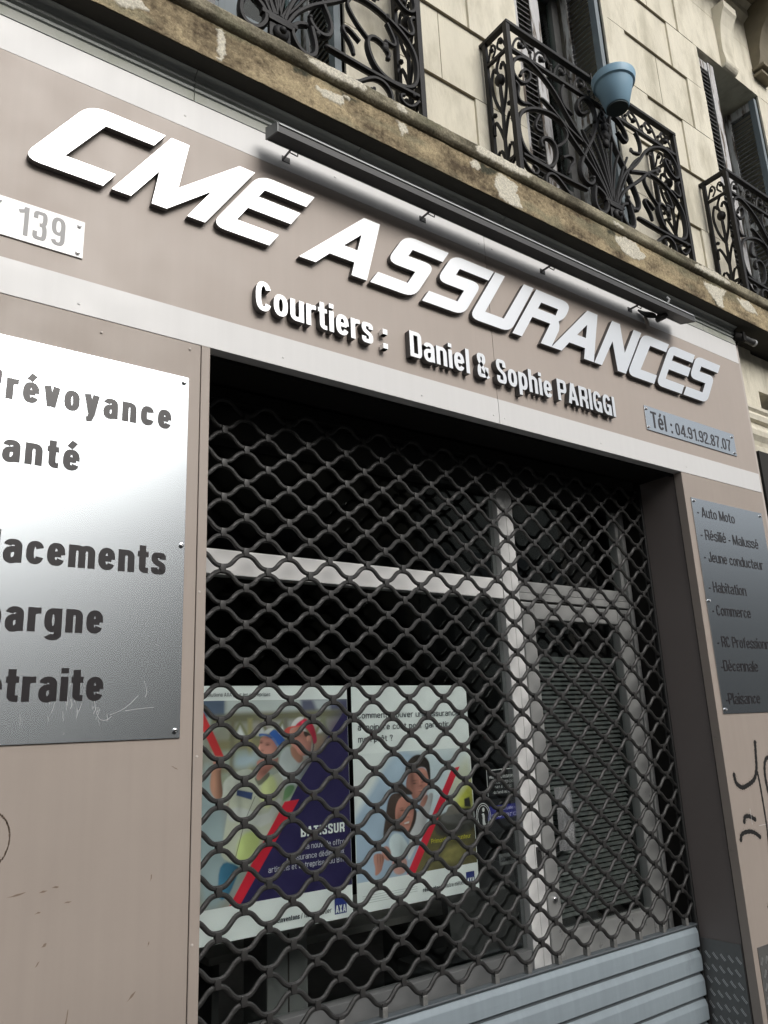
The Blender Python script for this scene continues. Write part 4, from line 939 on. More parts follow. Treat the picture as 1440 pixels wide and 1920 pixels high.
# ------------------------------------------------------------------ LED floodlight bar hung in front of the fascia
lb = thing('light_bar', 'long dark grey strip light hung on brackets above the raised letters', 'light', (2.35, -.16, 2.0))
prof = [(-.0607,2.0828),(-.0609,2.1332),(-.1445,2.0943),(-.1460,2.0570)]
q = MB(); q.profx(prof, 1.148, 3.694); q.build('housing', m_led, lb)
for a, b in ((1.142, 1.1478), (3.6942, 3.700)):
    q = MB(); q.profx([(-.0590,2.0812),(-.0592,2.1350),(-.1461,2.0956),(-.1477,2.0553)], a, b); q.build('end_cap', m_ledcap, lb)
q = MB(); q.profx([(-.1467,2.0870),(-.1448,2.0952),(-.1456,2.0968),(-.1484,2.0948),(-.1492,2.0880)], 1.150, 3.692); q.build('lens', m_lens_glint, lb)  # pale strip: the glint along the outer top edge, put into the colour
q = MB(); q.profx([(-.0617,2.0818),(-.0648,2.0810),(-.0643,2.0786),(-.0617,2.0796)], 1.150, 3.692); q.build('housing_lip', m_ledcap, lb)
for x in (1.262, 1.925, 2.665, 3.335):
    q = MB(); q.box(x-.020, x+.014, -.0035, -.0008, 2.076, 2.100, bev=.001); q.box(x-.0195, x-.0165, -.064, -.0035, 2.076, 2.086)
    q.tube([(x-.018,-.056,2.076),(x+.016,-.056,2.073)], .0024, 5); q.tube([(x+.016,-.056,2.073),(x+.016,-.060,2.092)], .0022, 5); q.build('bracket', m_guide, lb)
q = MB()
for i in range(5):
    q.tube(smooth([(3.39+i*.012,-.012,2.10),(3.42+i*.01,-.035-.006*i,2.055+.006*i),(3.48,-.055,2.062),(3.52-.01*i,-.07,2.072)], 2), .0055, 6)
q.lathe([(.016,0),(.016,.05),(.010,.06)], 3.50, -.045, 2.058, 14, axis='y'); q.build('cable', m_guide, lb)
q = MB(); q.tube(smooth([(3.445,-.010,2.075),(3.45,-.018,2.04),(3.46,-.010,2.015)],2), .010, 8); q.build('cable_clip', m_trim, lb)
q = MB(); q.tube([(3.46,-.146,2.096),(3.465,-.155,2.115),(3.46,-.146,2.13)], .006, 6); q.build('tie', m_lens_glint, lb)
# small floodlight at the right end of the cornice
sp = thing('spotlight', 'small dark spotlight with white tip at the right end of the cornice', 'light', (4.46, -.03, 2.2))
q = MB(); q.box(4.395, 4.425, -.05, .04, 2.185, 2.245, bev=.004); q.build('bracket', m_dark, sp)
q = MB(); q.lathe([(.004,0),(.019,.004),(.021,.03),(.018,.085),(.022,.09),(.022,.108),(.017,.11)], 4.425, -.03, 2.215, 18, axis='x'); q.build('housing', m_guide, sp)
q = MB(); q.lathe([(.0215,.108),(.0215,.128),(.004,.13)], 4.425, -.03, 2.215, 18, axis='x'); q.build('tip', m_lens_glint, sp)

# ------------------------------------------------------------------ flower pot hung on the middle balcony
PX, PY, PZ = 3.165, -.205, 3.140
fp = thing('flower_pot', 'pale blue plastic flower pot hanging outside the middle balcony railing', 'flower pot', (PX, PY, PZ))
q = MB(); q.lathe([(.058,0),(.062,.003),(.098,.140),(.104,.143),(.109,.146),(.116,.182),(.116,.187),(.110,.189),(.108,.150),(.094,.138),(.066,.02)], PX, PY, PZ, 56); q.build('pot', m_blue, fp)
q = MB(); q.lathe([(.035,-.010),(.057,-.009),(.057,.002),(.035,.003)], PX, PY, PZ, 40); q.build('foot', m_potin, fp)
q = MB()
for dx in (-.06, .06): q.tube([(PX+dx*.7,-.102,PZ+.12),(PX+dx*.7,-.100,3.427),(PX+dx*.7,-.058,3.428),(PX+dx*.7,-.056,3.39)], .004, 5)
q.build('hanger', m_iron, fp)
# ------------------------------------------------------------------ roller grille
GY = .268
gr = thing('roller_grille', 'closed dark roller grille of wavy rods across the shop opening', 'roller shutter', (2.28, GY, -1.55))
PT, RZ, RS = .0873, .0084, .06365
X0g = 1.1475
xa, xb = OL-.03, 3.584
def rod(n):
    zc = .1765+RS*n+.0318; A = .0222
    q = MB(); pts = []; N = int((xb-xa)/.0073)
    for i in range(N+1):
        x = xa+(xb-xa)*i/N; ph = pi*(x-X0g)/PT
        s = -cos(ph)*(1 if n % 2 == 0 else -1)
        s = sin(1.38*s)/sin(1.38)
        pts.append((x, GY, zc+A*s))
    q.tube(pts, RZ, 8, 0, sq=(.9,1))
    k0 = math.ceil((xa-X0g)/PT); k1 = math.floor((xb-.008-X0g)/PT)
    for k in range(k0, k1+1):
        if (k-n) % 2 == 0:                         # trough of this rod: collar ties it to the rod below
            x = X0g+k*PT; zz = zc-A-.0096
            q.box(x-.0102, x+.0102, GY-.0105, GY+.0105, zz-.0150, zz+.0150, 1, bev=.0025)
            q.box(x-.0118, x-.0102, GY-.0102, GY-.004, zz-.004, zz+.006, 0)
    q.build('wave_rod', [m_grille, m_collar], gr)
n0 = -17; n1 = 15
for n in range(n0, n1+1): rod(n)
# solid slatted lower part
zt = -.934
q = MB(); q.profx([(.255,zt-.012),(.250,zt-.004),(.252,zt),(.285,zt),(.285,zt-.012)], OL-.02, 3.571); q.build('top_rail', m_groove, gr)
for k in range(-15, 15):
    x = X0g+2*k*PT*1.0+PT
    if OL < x < 3.55:
        q = MB(); q.box(x-.011, x+.011, .256, .280, zt-.002, zt+.032, 0, bev=.003); q.build('rod_clip', mat('clip_pale_metal', (.22,.22,.21), .5, metal=.3, var=.4, scale=60, bump=.3), gr)
for i in range(7):
    z1 = zt-.013-.1*i; z0 = z1-.0845
    pf = [(.285,z0),(.2515,z0),(.2485,z0+.003),(.2480,z0+.030),(.2484,z1-.024),(.2492,z1-.021),(.2575,z1-.003),(.262,z1),(.285,z1)]
    q = MB(); q.profx(pf, OL-.02, 3.566, 0); q.build('slat', m_slat, gr)
    q = MB(); q.box(OL-.02, 3.566, .262, .284, z0-.0155, z0-.0001); q.build('slat_groove', m_groove, gr)
    q = MB(); q.box(3.560, 3.572, .250, .285, z0-.012, z0+.004, bev=.002); q.build('slat_end_lock', m_dark, gr)
for a, b in ((3.5735, 3.5875), (OL+.001-.022, OL-.004)):
    q = MB(); q.box(a, b, .2575, .262, -1.55, ZB_-.03, bev=.001); q.box(a, b, .284, .289, -1.55, ZB_-.03, bev=.001); q.box(b-.003, b, .262, .284, -1.55, ZB_-.03)
    q.build('guide_rail', m_guide, gr)
# dark soffit above the grille
so = thing('shutter_box', 'black soffit and roller box above the grille, under the white band', 'roller box', (2.28, .2, 1.23))
q = MB(); q.box(OL-.03, OR+.001, .046, .24, ZB_+.002, ZB_+.02); q.box(OL-.03, OR, .046, .06, ZB_-.012, ZB_+.0018); q.build('soffit_board', m_dark, so)
q = MB(); q.box(OL-.03, OR, .30, .62, ZB_+.003, ZB_+.02); q.box(OL-.03, OR, .30, .31, ZB_-.03, ZB_+.0028); q.build('back_board', m_dark, so)
q = MB(); q.lathe([(.10,0),(.10,OR-OL-.02)], OL+.01, .27, ZB_+.16, 24, axis='x'); q.build('roll', m_guide, so)

# ------------------------------------------------------------------ shop front: aluminium frame, glass, door
SY0, SY1 = .40, .455
sf = thing('shop_window', 'white aluminium shop window frame with a glazed door behind the grille', 'shop front', (2.28, .42, -1.55))
q = MB(); q.box(OL-.02, 2.624, SY0, SY1, .567, .660, bev=.003); q.box(OL-.02, OL+.03, SY0+.004, SY1, -.905, 1.10, bev=.003); q.build('frame', m_alu, sf)
q = MB(); q.box(OL-.02, 2.624, SY0+.004, SY1, -.98, -.9055, bev=.003); q.build('sill', m_sill, sf)
q = MB(); q.box(2.626, 2.6815, SY0-.004, SY1, -1.5, 1.10, bev=.003); q.box(2.6830, 2.728, SY0-.004, SY1, -1.5, 1.10, bev=.003); q.box(2.6815, 2.683, SY0+.004, SY1-.01, -1.5, 1.10); q.build('mullion', m_alu, sf)
q = MB(); q.box(2.729, 3.553, SY0+.002, SY1, .606, .660, bev=.003); q.box(2.729, 3.553, SY0-.004, SY1, .569, .603, bev=.003); q.box(2.729, 3.553, SY0+.012, SY1-.01, .6, .61); q.build('transom', m_alu2, sf)
q = MB(); q.box(3.555, 3.587, SY0-.01, SY1, -1.5, 1.10, bev=.003); q.box(3.525, 3.5535, SY0+.006, SY1, .662, 1.10, bev=.003); q.build('jamb', m_alu2, sf)
q = MB(); q.box(OL-.02, OR+.02, .41, .5, 1.10, ZB_-.002); q.build('header', m_guide, sf)
q = MB(); q.box(OL, 2.62, .424, .430, -.90, .565); q.build('pane', m_glass, sf)
q = MB(); q.box(OL, 2.62, .424, .430, .662, 1.098); q.build('pane', m_glass, sf)
q = MB(); q.box(2.73, 3.525, .424, .430, .662, 1.098); q.build('pane', m_glass, sf)
q = MB(); q.box(OL, 2.624, SY0+.01, .5, -1.5, -.985); q.build('stall_riser', m_sill, sf)
q = MB()
q.box(2.735, 2.815, SY0-.006, SY1-.01, -1.48, .560, bev=.007); q.box(3.445, 3.548, SY0-.006, SY1-.01, -1.48, .560, bev=.007)
q.box(2.815, 3.445, SY0-.004, SY1-.012, .480, .5575, bev=.006); q.box(2.815, 3.445, SY0-.004, SY1-.012, -.985, -.868, bev=.006); q.box(2.815, 3.445, SY0+.006, SY1-.02, -1.48, -.986)
dr = q.build('door', m_alu2, sf)
q = MB(); q.box(2.812, 3.448, .424, .429, -.87, .482); q.build('pane', m_glass, dr)
q = MB(); q.box(2.7285, 2.7345, SY0+.01, SY1-.015, -1.48, .565); q.box(3.5482, 3.5548, SY0+.01, SY1-.015, -1.48, .565); q.box(2.735, 3.548, SY0+.012, SY1-.015, .5605, .5685); q.build('door_gap', m_seam, dr)
q = MB(); pp_ = [(2.838+.110*i/16, SY0-.008-.016*sin(pi*i/16)-.004*sin(3*pi*i/16)) for i in range(17)]
q.v = [Vector((x, y+.004*sin(zz*19), zz)) for zz in [-.548+.267*j/10 for j in range(11)] for x, y in pp_]; q.f = [[j*17+i, j*17+i+1, j*17+i+18, j*17+i+17] for j in range(10) for i in range(16)]; q.mi = [0]*160; q.sm = [True]*160
q.build('push_plate', mat('polished_push_plate', (.80,.82,.83), .22, metal=.75, var=.1, scale=6), dr)
q = MB(); q.box(2.690, 2.722, SY0-.008, SY0-.004, -.605, -.515, bev=.002); q.ball((2.706, SY0-.010, -.53), .007); q.ball((2.708, SY0-.009, -.575), .004); q.build('lock', m_guide, sf)
q = MB(); q.lathe([(.012,0),(.012,.010),(.006,.014)], 2.776, SY0-.004, -.735, 16, axis='y'); q.build('door_lock', m_chrome, dr)
# room behind
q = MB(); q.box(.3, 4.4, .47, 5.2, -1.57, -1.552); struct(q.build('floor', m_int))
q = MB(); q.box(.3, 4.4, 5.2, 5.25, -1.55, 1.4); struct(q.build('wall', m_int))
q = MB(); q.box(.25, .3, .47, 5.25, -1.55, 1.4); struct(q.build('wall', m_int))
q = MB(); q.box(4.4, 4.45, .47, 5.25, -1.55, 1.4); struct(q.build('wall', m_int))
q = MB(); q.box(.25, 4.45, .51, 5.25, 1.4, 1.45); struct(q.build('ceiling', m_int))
bl = thing('window_blind', 'lowered grey slatted blind behind the door glass', 'blind', (3.13, .47, .2))
q = MB()
for i in range(52):
    zz = .27-.0215*i; q.add([(2.83,.448,zz-.006),(3.43,.448,zz-.006),(3.43,.462,zz+.006),(2.83,.462,zz+.006),(2.83,.4485,zz-.0075),(3.43,.4485,zz-.0075),(3.43,.4625,zz+.0045),(2.83,.4625,zz+.0045)], [(0,1,2,3),(7,6,5,4),(0,4,5,1),(2,6,7,3)])
q.build('slats', m_blind, bl)
q = MB(); q.box(2.825, 3.435, .445, .468, .285, .31, bev=.003); q.build('head_rail', m_blind, bl)
dk = thing('desk', 'dim office desk standing in the dark room below the posters', 'desk', (1.9, 1.3, -1.55))
q = MB(); q.box(1.45, 2.75, 1.0, 1.6, -.86, -.83, bev=.004); q.build('desk_top', m_desk, dk)
for x in (1.48, 2.70): q = MB(); q.box(x, x+.03, 1.03, 1.57, -1.55, -.861); q.build('leg', m_furn, dk)
ch = thing('office_chair', 'dark office chair behind the desk, seen below the right poster', 'chair', (2.65, .86, -1.55))
q = MB(); q.box(2.42, 2.86, .70, 1.10, -1.10, -1.02, bev=.03); q.build('seat', m_furn, ch)
q = MB(); q.prism([rnd([(2.45,-.98,1),(2.83,-.98,1),(2.86,-.66,1),(2.78,-.60,1),(2.50,-.60,1),(2.42,-.66,1)], .1)], .70, .74); q.build('backrest', m_furn, ch)
q = MB(); q.lathe([(.03,0),(.03,.45)], 2.64, .9, -1.55, 16); q.lathe([(.25,0),(.05,.06)], 2.64, .9, -1.55, 20); q.build('base', m_furn, ch)
cb = thing('cupboard', 'pale narrow cupboard standing behind the window below the left poster', 'cupboard', (1.95, .95, -1.55))
q = MB(); q.box(1.60, 1.78, .80, 1.0, -1.55, -.72, bev=.005); q.build('body', mat('cupboard_laminate', (.16,.17,.165), .5, var=.1), cb)
q = MB(); q.box(1.69, 1.695, .796, .7995, -1.5, -.75); q.build('door_gap', m_seam, cb)

# ------------------------------------------------------------------ posters taped inside the glass
PYF = .4345
def layer(t, name, mats, shapes, k0=1):
    """flat printed shapes, each 0.15 mm in front of the last: (pts, material index, rank)"""
    q = MB()
    for pts, mi, rk in shapes: q.prism([pts], PYF-.0002*(k0+rk), PYF-.0002*(k0+rk)+.0001, mi)
    return q.build(name, mats, t)
def ell(cx, cz, rx, rz, n=22, a0=0, rot=0): return [(cx+rx*cos(2*pi*i/n+a0)*cos(rot)-rz*sin(2*pi*i/n+a0)*sin(rot), cz+rx*cos(2*pi*i/n+a0)*sin(rot)+rz*sin(2*pi*i/n+a0)*cos(rot)) for i in range(n)]
def sm(p, it=2):
    for _ in range(it):
        q = []
        for i in range(len(p)):
            a, b = p[i], p[(i+1) % len(p)]; q += [(a[0]*.75+b[0]*.25, a[1]*.75+b[1]*.25), (a[0]*.25+b[0]*.75, a[1]*.25+b[1]*.75)]
        p = q
    return p
def ptxt(t, body, x0, x1, z, cap, mt, off=.0, rank=12, align='fit', sx=None, it=0.0):
    q = MB(); gtext(q, body, x0, x1, z, cap, PYF-.0002*rank, PYF-.0002*rank+.0001, cap*(.115+off*3.2), cap*(.10+off*2.6), .13); q.build('printed_text', mt, t)
import numpy as np
F1 = {'hat1w': [(1.394,0.0084),(1.401,0.0184),(1.422,0.026),(1.437,0.0234),(1.415,0.0086),(1.414,0.0035)], 'hat1b': [(1.414,0.0066),(1.437,0.023),(1.454,0.0062),(1.468,-0.0047),(1.486,-0.0241),(1.463,-0.0439),(1.454,-0.0393),(1.437,-0.0138),(1.42,-0.0008)], 'brim1': [(1.371,0.0067),(1.391,0.0078),(1.415,0.0014),(1.434,-0.0117),(1.454,-0.0434),(1.449,-0.0432),(1.432,-0.0188),(1.41,-0.0036),(1.387,0.0004),(1.377,-0.0054)], 'face1': [(1.379,-0.0116),(1.391,-0.0028),(1.415,-0.0037),(1.434,-0.0158),(1.452,-0.0454),(1.445,-0.0656),(1.432,-0.0792),(1.415,-0.0864),(1.391,-0.0771),(1.379,-0.0643),(1.371,-0.0528),(1.368,-0.0476),(1.377,-0.0318)], 'neck1': [(1.361,-0.0875),(1.391,-0.0791),(1.439,-0.0857),(1.453,-0.0742),(1.45,-0.0965),(1.422,-0.1152),(1.398,-0.1378),(1.372,-0.1579),(1.361,-0.1413),(1.375,-0.1203)], 'collar1': [(1.401,-0.1339),(1.417,-0.1249),(1.417,-0.143),(1.375,-0.172),(1.367,-0.1595),(1.356,-0.145),(1.363,-0.1415),(1.372,-0.156)], 'hat2w': [(1.503,0.0255),(1.514,0.0442),(1.532,0.0586),(1.552,0.0624),(1.565,0.0556),(1.536,0.0414),(1.521,0.027)], 'hat2r': [(1.521,0.027),(1.536,0.0457),(1.565,0.0567),(1.58,0.0467),(1.593,0.0377),(1.603,0.0288),(1.613,0.0006),(1.618,-0.0317),(1.601,-0.0416),(1.597,-0.0159),(1.584,0.0058),(1.567,0.0235),(1.544,0.0306)], 'brim2': [(1.474,0.0118),(1.488,0.0239),(1.506,0.0286),(1.544,0.0295),(1.54,0.0233),(1.503,0.023),(1.499,-0.0017),(1.486,0.0009)], 'face2': [(1.498,-0.0037),(1.505,0.0191),(1.539,0.0233),(1.559,0.0089),(1.579,-0.0025),(1.593,-0.0158),(1.592,-0.0413),(1.587,-0.0727),(1.557,-0.0796),(1.537,-0.0723),(1.52,-0.0464),(1.503,-0.0373)], 'beard2': [(1.501,-0.0414),(1.52,-0.0444),(1.537,-0.0598),(1.558,-0.0817),(1.552,-0.096),(1.537,-0.1055),(1.517,-0.0858),(1.505,-0.0707)], 'ear2': [(1.574,-0.0087),(1.587,-0.007),(1.594,-0.018),(1.589,-0.0305),(1.576,-0.031),(1.571,-0.0192)], 'hair2': [(1.556,0.0111),(1.579,0.005),(1.595,-0.0095),(1.579,-0.0067),(1.566,-0.0147)], 'shirt2': [(1.453,-0.0967),(1.466,-0.0543),(1.498,-0.0371),(1.504,-0.0747),(1.519,-0.09),(1.552,-0.1022),(1.577,-0.0869),(1.562,-0.1235),(1.531,-0.1689),(1.491,-0.2206),(1.452,-0.2176)], 'strap2': [(1.594,-0.003),(1.602,-0.0161),(1.605,-0.0418),(1.598,-0.0711),(1.593,-0.0709),(1.6,-0.0416),(1.595,-0.0201)], 'p1eye1': [(1.383,-0.0244)], 'p1eye2': [(1.409,-0.0328)], 'p1nose': [(1.375,-0.0439)], 'p1mouth': [(1.389,-0.0672)], 'p1cheek': [(1.42,-0.0541)], 'p2eye': [(1.513,0.0062)], 'vest': [(1.282,-0.1168),(1.354,-0.1092),(1.36,-0.1555),(1.377,-0.176),(1.428,-0.1407),(1.452,-0.1274),(1.481,-0.1688),(1.468,-0.2315),(1.456,-0.2692),(1.416,-0.3225),(1.377,-0.3651),(1.322,-0.4207),(1.226,-0.3933),(1.241,-0.3275),(1.256,-0.2418),(1.271,-0.1683)], 'sleeve': [(1.236,-0.147),(1.282,-0.1168),(1.354,-0.1092),(1.32,-0.1528),(1.271,-0.1965),(1.25,-0.2274),(1.229,-0.2117),(1.239,-0.1753)], 'hiv1': [(1.382,-0.1571),(1.428,-0.1309),(1.451,-0.1814),(1.416,-0.256),(1.377,-0.2239)], 'hiv2': [(1.3,-0.3245),(1.36,-0.3121),(1.393,-0.3483),(1.322,-0.4184),(1.284,-0.4048)], 'refl': [(1.258,-0.2374),(1.304,-0.2321),(1.399,-0.2782),(1.451,-0.2107),(1.468,-0.2315),(1.405,-0.3166),(1.305,-0.2788),(1.256,-0.2788)], 'label': [(1.29,-0.1768),(1.351,-0.1909),(1.346,-0.2143),(1.288,-0.1955)], 'cable1': [(1.36,-0.2035),(1.321,-0.2803),(1.284,-0.4003)], 'greensh': [(1.481,-0.1737),(1.528,-0.1771),(1.498,-0.2192),(1.46,-0.2332)], 'jean': [(1.226,-0.3933),(1.306,-0.4232),(1.295,-0.4467),(1.262,-0.5131),(1.223,-0.5206)], 'arm': [(1.2,-0.0788),(1.23,-0.0781),(1.228,-0.1276),(1.239,-0.194),(1.223,-0.2044),(1.202,-0.1957),(1.186,-0.1575)], 'hand': [(1.2,-0.0623),(1.24,-0.062),(1.243,-0.0907),(1.222,-0.1131),(1.2,-0.0977)]}
F2 = {'mhair': [(2.025,-0.1618),(2.03,-0.142),(2.046,-0.1199),(2.078,-0.1013),(2.117,-0.1018),(2.144,-0.1193),(2.156,-0.1406),(2.156,-0.1991),(2.149,-0.2102),(2.14,-0.1776),(2.133,-0.1539),(2.102,-0.1492),(2.082,-0.1596),(2.051,-0.1691),(2.027,-0.1847)], 'mface': [(2.035,-0.1767),(2.067,-0.1629),(2.106,-0.1508),(2.133,-0.1583),(2.147,-0.1897),(2.149,-0.216),(2.131,-0.2493),(2.113,-0.2708),(2.093,-0.2806),(2.063,-0.2753),(2.046,-0.2429),(2.024,-0.2243)], 'mneck': [(2.097,-0.2809),(2.134,-0.2524),(2.137,-0.2727),(2.111,-0.3076),(2.092,-0.2975)], 'mshirt': [(2.037,-0.3818),(2.063,-0.3343),(2.079,-0.3161),(2.111,-0.3104),(2.137,-0.2613),(2.15,-0.2508),(2.169,-0.258),(2.141,-0.3244),(2.122,-0.3623),(2.088,-0.4064),(2.046,-0.4704),(2.022,-0.4947),(2.017,-0.467),(2.035,-0.4118)], 'whair': [(1.904,-0.4059),(1.908,-0.3687),(1.921,-0.3212),(1.933,-0.2674),(1.953,-0.2413),(1.986,-0.2383),(2.016,-0.2434),(2.055,-0.2719),(2.065,-0.3064),(2.077,-0.3159),(2.067,-0.357),(2.04,-0.3904),(2.025,-0.4025),(2.007,-0.3869),(1.985,-0.3847),(1.942,-0.3749),(1.926,-0.3975)], 'whair2': [(1.965,-0.2144),(1.981,-0.1986),(2,-0.1971),(2.025,-0.2215),(2.065,-0.2471),(2.045,-0.2541),(1.993,-0.2444)], 'wface': [(1.966,-0.3254),(1.972,-0.2845),(1.996,-0.2559),(2.03,-0.2529),(2.059,-0.2778),(2.061,-0.3201),(2.051,-0.3499),(2.033,-0.3814),(2.018,-0.3881),(1.997,-0.3695),(1.972,-0.3506)], 'teeth': [(2.008,-0.3541),(2.035,-0.349),(2.034,-0.356),(2.013,-0.3579)], 'sleeve': [(1.931,-0.4061),(1.959,-0.3848),(1.988,-0.3905),(2.012,-0.4176),(2.028,-0.4411),(2.018,-0.478),(1.983,-0.4752),(1.947,-0.4776),(1.934,-0.4441)], 'hand': [(1.858,-0.4485),(1.898,-0.4506),(1.909,-0.4703),(1.9,-0.4904),(1.891,-0.5156),(1.859,-0.5297),(1.864,-0.5017),(1.856,-0.4745)], 'arm': [(1.896,-0.4317),(1.925,-0.4256),(1.942,-0.4529),(1.936,-0.4842),(1.908,-0.4755),(1.895,-0.4502)], 'lhand': [(1.941,-0.4822),(1.983,-0.4712),(2.019,-0.4862),(2.009,-0.5333),(1.961,-0.5378),(1.943,-0.5116)], 'weye1': [(2.002,-0.3065)], 'weye2': [(2.042,-0.3044)], 'wcheek': [(1.992,-0.3332)], 'meye1': [(2.071,-0.2106)], 'meye2': [(2.114,-0.2078)], 'mcheek': [(2.084,-0.2429)]}
class Canvas:
    """a printed photograph: colours worked out on a fine grid and kept as a colour attribute of the sheet's mesh"""
    def __init__(s, x0, x1, z0, z1, st, col):
        s.nx = int((x1-x0)/st)+1; s.nz = int((z1-z0)/st)+1; s.rg = np.random.RandomState(4)
        s.X, s.Z = np.meshgrid(np.linspace(x0, x1, s.nx), np.linspace(z0, z1, s.nz)); s.im = np.ones((s.nz, s.nx, 3))*np.array(col)
        s.nz_ = s._noise()
    def _noise(s):
        n = np.zeros((s.nz, s.nx))
        for k in (4, 9, 20, 45):
            g = s.rg.rand(k+3, k+3); u = (s.X-s.X.min())/(np.ptp(s.X))*k; v = (s.Z-s.Z.min())/(np.ptp(s.Z))*k
            i, j = u.astype(int), v.astype(int); a, b = u-i, v-j; a = a*a*(3-2*a); b = b*b*(3-2*b)
            n += ((g[j,i]*(1-a)+g[j,i+1]*a)*(1-b)+(g[j+1,i]*(1-a)+g[j+1,i+1]*a)*b-.5)*k**-.35
        return n*1.6
    def sd(s, poly):
        P = np.array(poly); n = len(P); d = np.full(s.X.shape, 1e9); ins = np.zeros(s.X.shape, bool)
        m = .12; bx = (s.X > P[:,0].min()-m) & (s.X < P[:,0].max()+m) & (s.Z > P[:,1].min()-m) & (s.Z < P[:,1].max()+m)
        X, Z = s.X[bx], s.Z[bx]; dd = np.full(X.shape, 1e9); ii = np.zeros(X.shape, bool)
        for i in range(n):
            ax, az = P[i]; bx_, bz = P[(i+1) % n]; ex, ez = bx_-ax, bz-az; l2 = ex*ex+ez*ez+1e-12
            t = np.clip(((X-ax)*ex+(Z-az)*ez)/l2, 0, 1); dd = np.minimum(dd, (X-ax-t*ex)**2+(Z-az-t*ez)**2)
            c = (az > Z) != (bz > Z); ii ^= c & (X < (bx_-ax)*(Z-az)/((bz-az) if abs(bz-az) > 1e-12 else 1e-12)+ax)
        d[bx] = np.where(ii, -1, 1)*np.sqrt(dd); return d
    def fill(s, poly, col, soft=.004, light=0., noise=0.):
        P = np.array(poly); a = np.clip(.5-s.sd(poly)/soft, 0, 1)[..., None]
        f = 1+light*-1*np.clip((s.X-P[:,0].mean())/(np.ptp(P[:,0])*.5+1e-6), -1, 1)+noise*s.nz_
        s.im = s.im*(1-a)+np.clip(np.array(col)*f[..., None], 0, .9)*a
    def shade(s, poly, blobs):
        a = np.clip(.5-s.sd(sm(poly))/.004, 0, 1)
        for x, z, rx, rz, k in blobs:
            g = np.exp(-((s.X-x)/rx)**2-((s.Z-z)/rz)**2)*a; s.im *= (1+k*g)[..., None]
        s.im = np.clip(s.im, 0, .9)
    def scatter(s, n, r0, r1, amp, seed):
        for k in range(n):
            x = s.rg.uniform(s.X.min(), s.X.max()); z = s.rg.uniform(s.Z.min(), s.Z.max()); r = s.rg.uniform(r0, r1)*.5
            g = np.exp(-((s.X-x)/r)**2-((s.Z-z)/r)**2)[..., None]; c = np.array((.35,.40,.36))*(1+amp*s.rg.uniform(-1, 1, 3)*np.array((1,.8,1.1))); s.im = s.im*(1-.6*g)+c*.6*g
    def build(s, name, parent, y):
        q = MB(); q.v = [Vector((x, y, z)) for x, z in zip(s.X.ravel(), s.Z.ravel())]
        w_ = s.nx; q.f = [[j*w_+i, j*w_+i+1, (j+1)*w_+i+1, (j+1)*w_+i] for j in range(s.nz-1) for i in range(w_-1)]; q.mi = [0]*len(q.f); q.sm = [False]*len(q.f)
        return paint_attr(q.build(name, attr_mat('poster_print', .4), parent), s.im.reshape(-1, 3))
p1 = thing('poster', 'poster of two builders in blue and red helmets with a navy corner', 'poster', (1.455, PYF, -.646), 'posters in the shop window')
q = MB(); q.box(1.150, 1.757, PYF, PYF+.0008, -.647, .1745); q.build('sheet', pw, p1)
c = Canvas(1.152, 1.756, -.541, .1235, .0022, (.33,.345,.29))
c.scatter(60, .05, .10, .35, 5)
fp_ = c.fill
fp_([(1.14,.07),(1.243,.068),(1.243,.13),(1.14,.13)], (.10,.14,.21), .012); fp_([(1.244,.082),(1.60,.078),(1.60,.13),(1.244,.13)], (.52,.58,.57), .02)
fp_([(1.55,.075),(1.76,.08),(1.76,.125),(1.55,.125)], (.12,.13,.20), .02); fp_([(1.62,.08),(1.68,.08),(1.67,.125),(1.60,.125)], (.45,.50,.52), .02)
for z0_, z1_, cc in ((.045,.075,(.19,.19,.12)),(-.045,-.012,(.26,.25,.14)),(-.12,-.10,(.30,.29,.19))): fp_([(1.19,z0_),(1.76,z0_+.012),(1.76,z1_+.012),(1.19,z1_)], cc, .016)
for k_ in range(5):
    xx = 1.30+.085*k_; fp_([(xx-.045,-.012),(xx,.055),(xx+.045,-.012)], (.22,.23,.13), .008); fp_([(xx-.020,.0),(xx,.036),(xx+.020,.0)], (.66,.70,.70), .010)
for xx, cc in ((1.262,(.20,.19,.12)),(1.33,(.35,.33,.16)),(1.475,(.2,.2,.16)),(1.64,(.24,.26,.17))): fp_([(xx,-.2),(xx+.018,-.2),(xx+.018,.06),(xx,.06)], cc, .012)
fp_(sm([(1.15,-.09),(1.215,-.09),(1.25,-.30),(1.26,-.54),(1.15,-.54)]), (.36,.46,.48), .03); fp_(sm([(1.28,-.06),(1.37,-.06),(1.36,-.10),(1.28,-.11)]), (.44,.56,.62), .03)
fp_(sm([(1.60,-.03),(1.66,.0),(1.65,-.12),(1.60,-.13)]), (.42,.30,.16), .03)
S1 = F1
fp_([(1.152,.100),(1.164,.080),(1.206,.002),(1.243,-.072),(1.206,-.060),(1.164,.018),(1.14,.05)], (.62,.045,.05), .003, .15)
fp_(sm(S1['shirt2']), (.42,.47,.47), .006, .25, .12); fp_(sm(S1['greensh']), (.13,.25,.12), .008, .2)
fp_(sm(S1['beard2']), (.33,.17,.12), .006, .3, .15)
fp_(sm(S1['face2']), (.46,.215,.17), .004, .30, .10); c.shade(S1['face2'], [(1.512,-.012,.014,.010,-.35),(1.530,-.005,.02,.006,-.4),(1.545,-.05,.022,.02,.25),(1.505,-.03,.008,.012,.35),(1.565,-.085,.03,.02,-.3),(1.515,-.055,.01,.004,-.35)])
fp_(sm(S1['hair2']), (.05,.035,.03), .004); fp_(sm(S1['ear2']), (.52,.26,.20), .004, .3); c.shade(S1['ear2'], [(1.580,-.032,.005,.008,-.45)])
fp_(sm(S1['strap2'],1), (.10,.09,.08), .003)
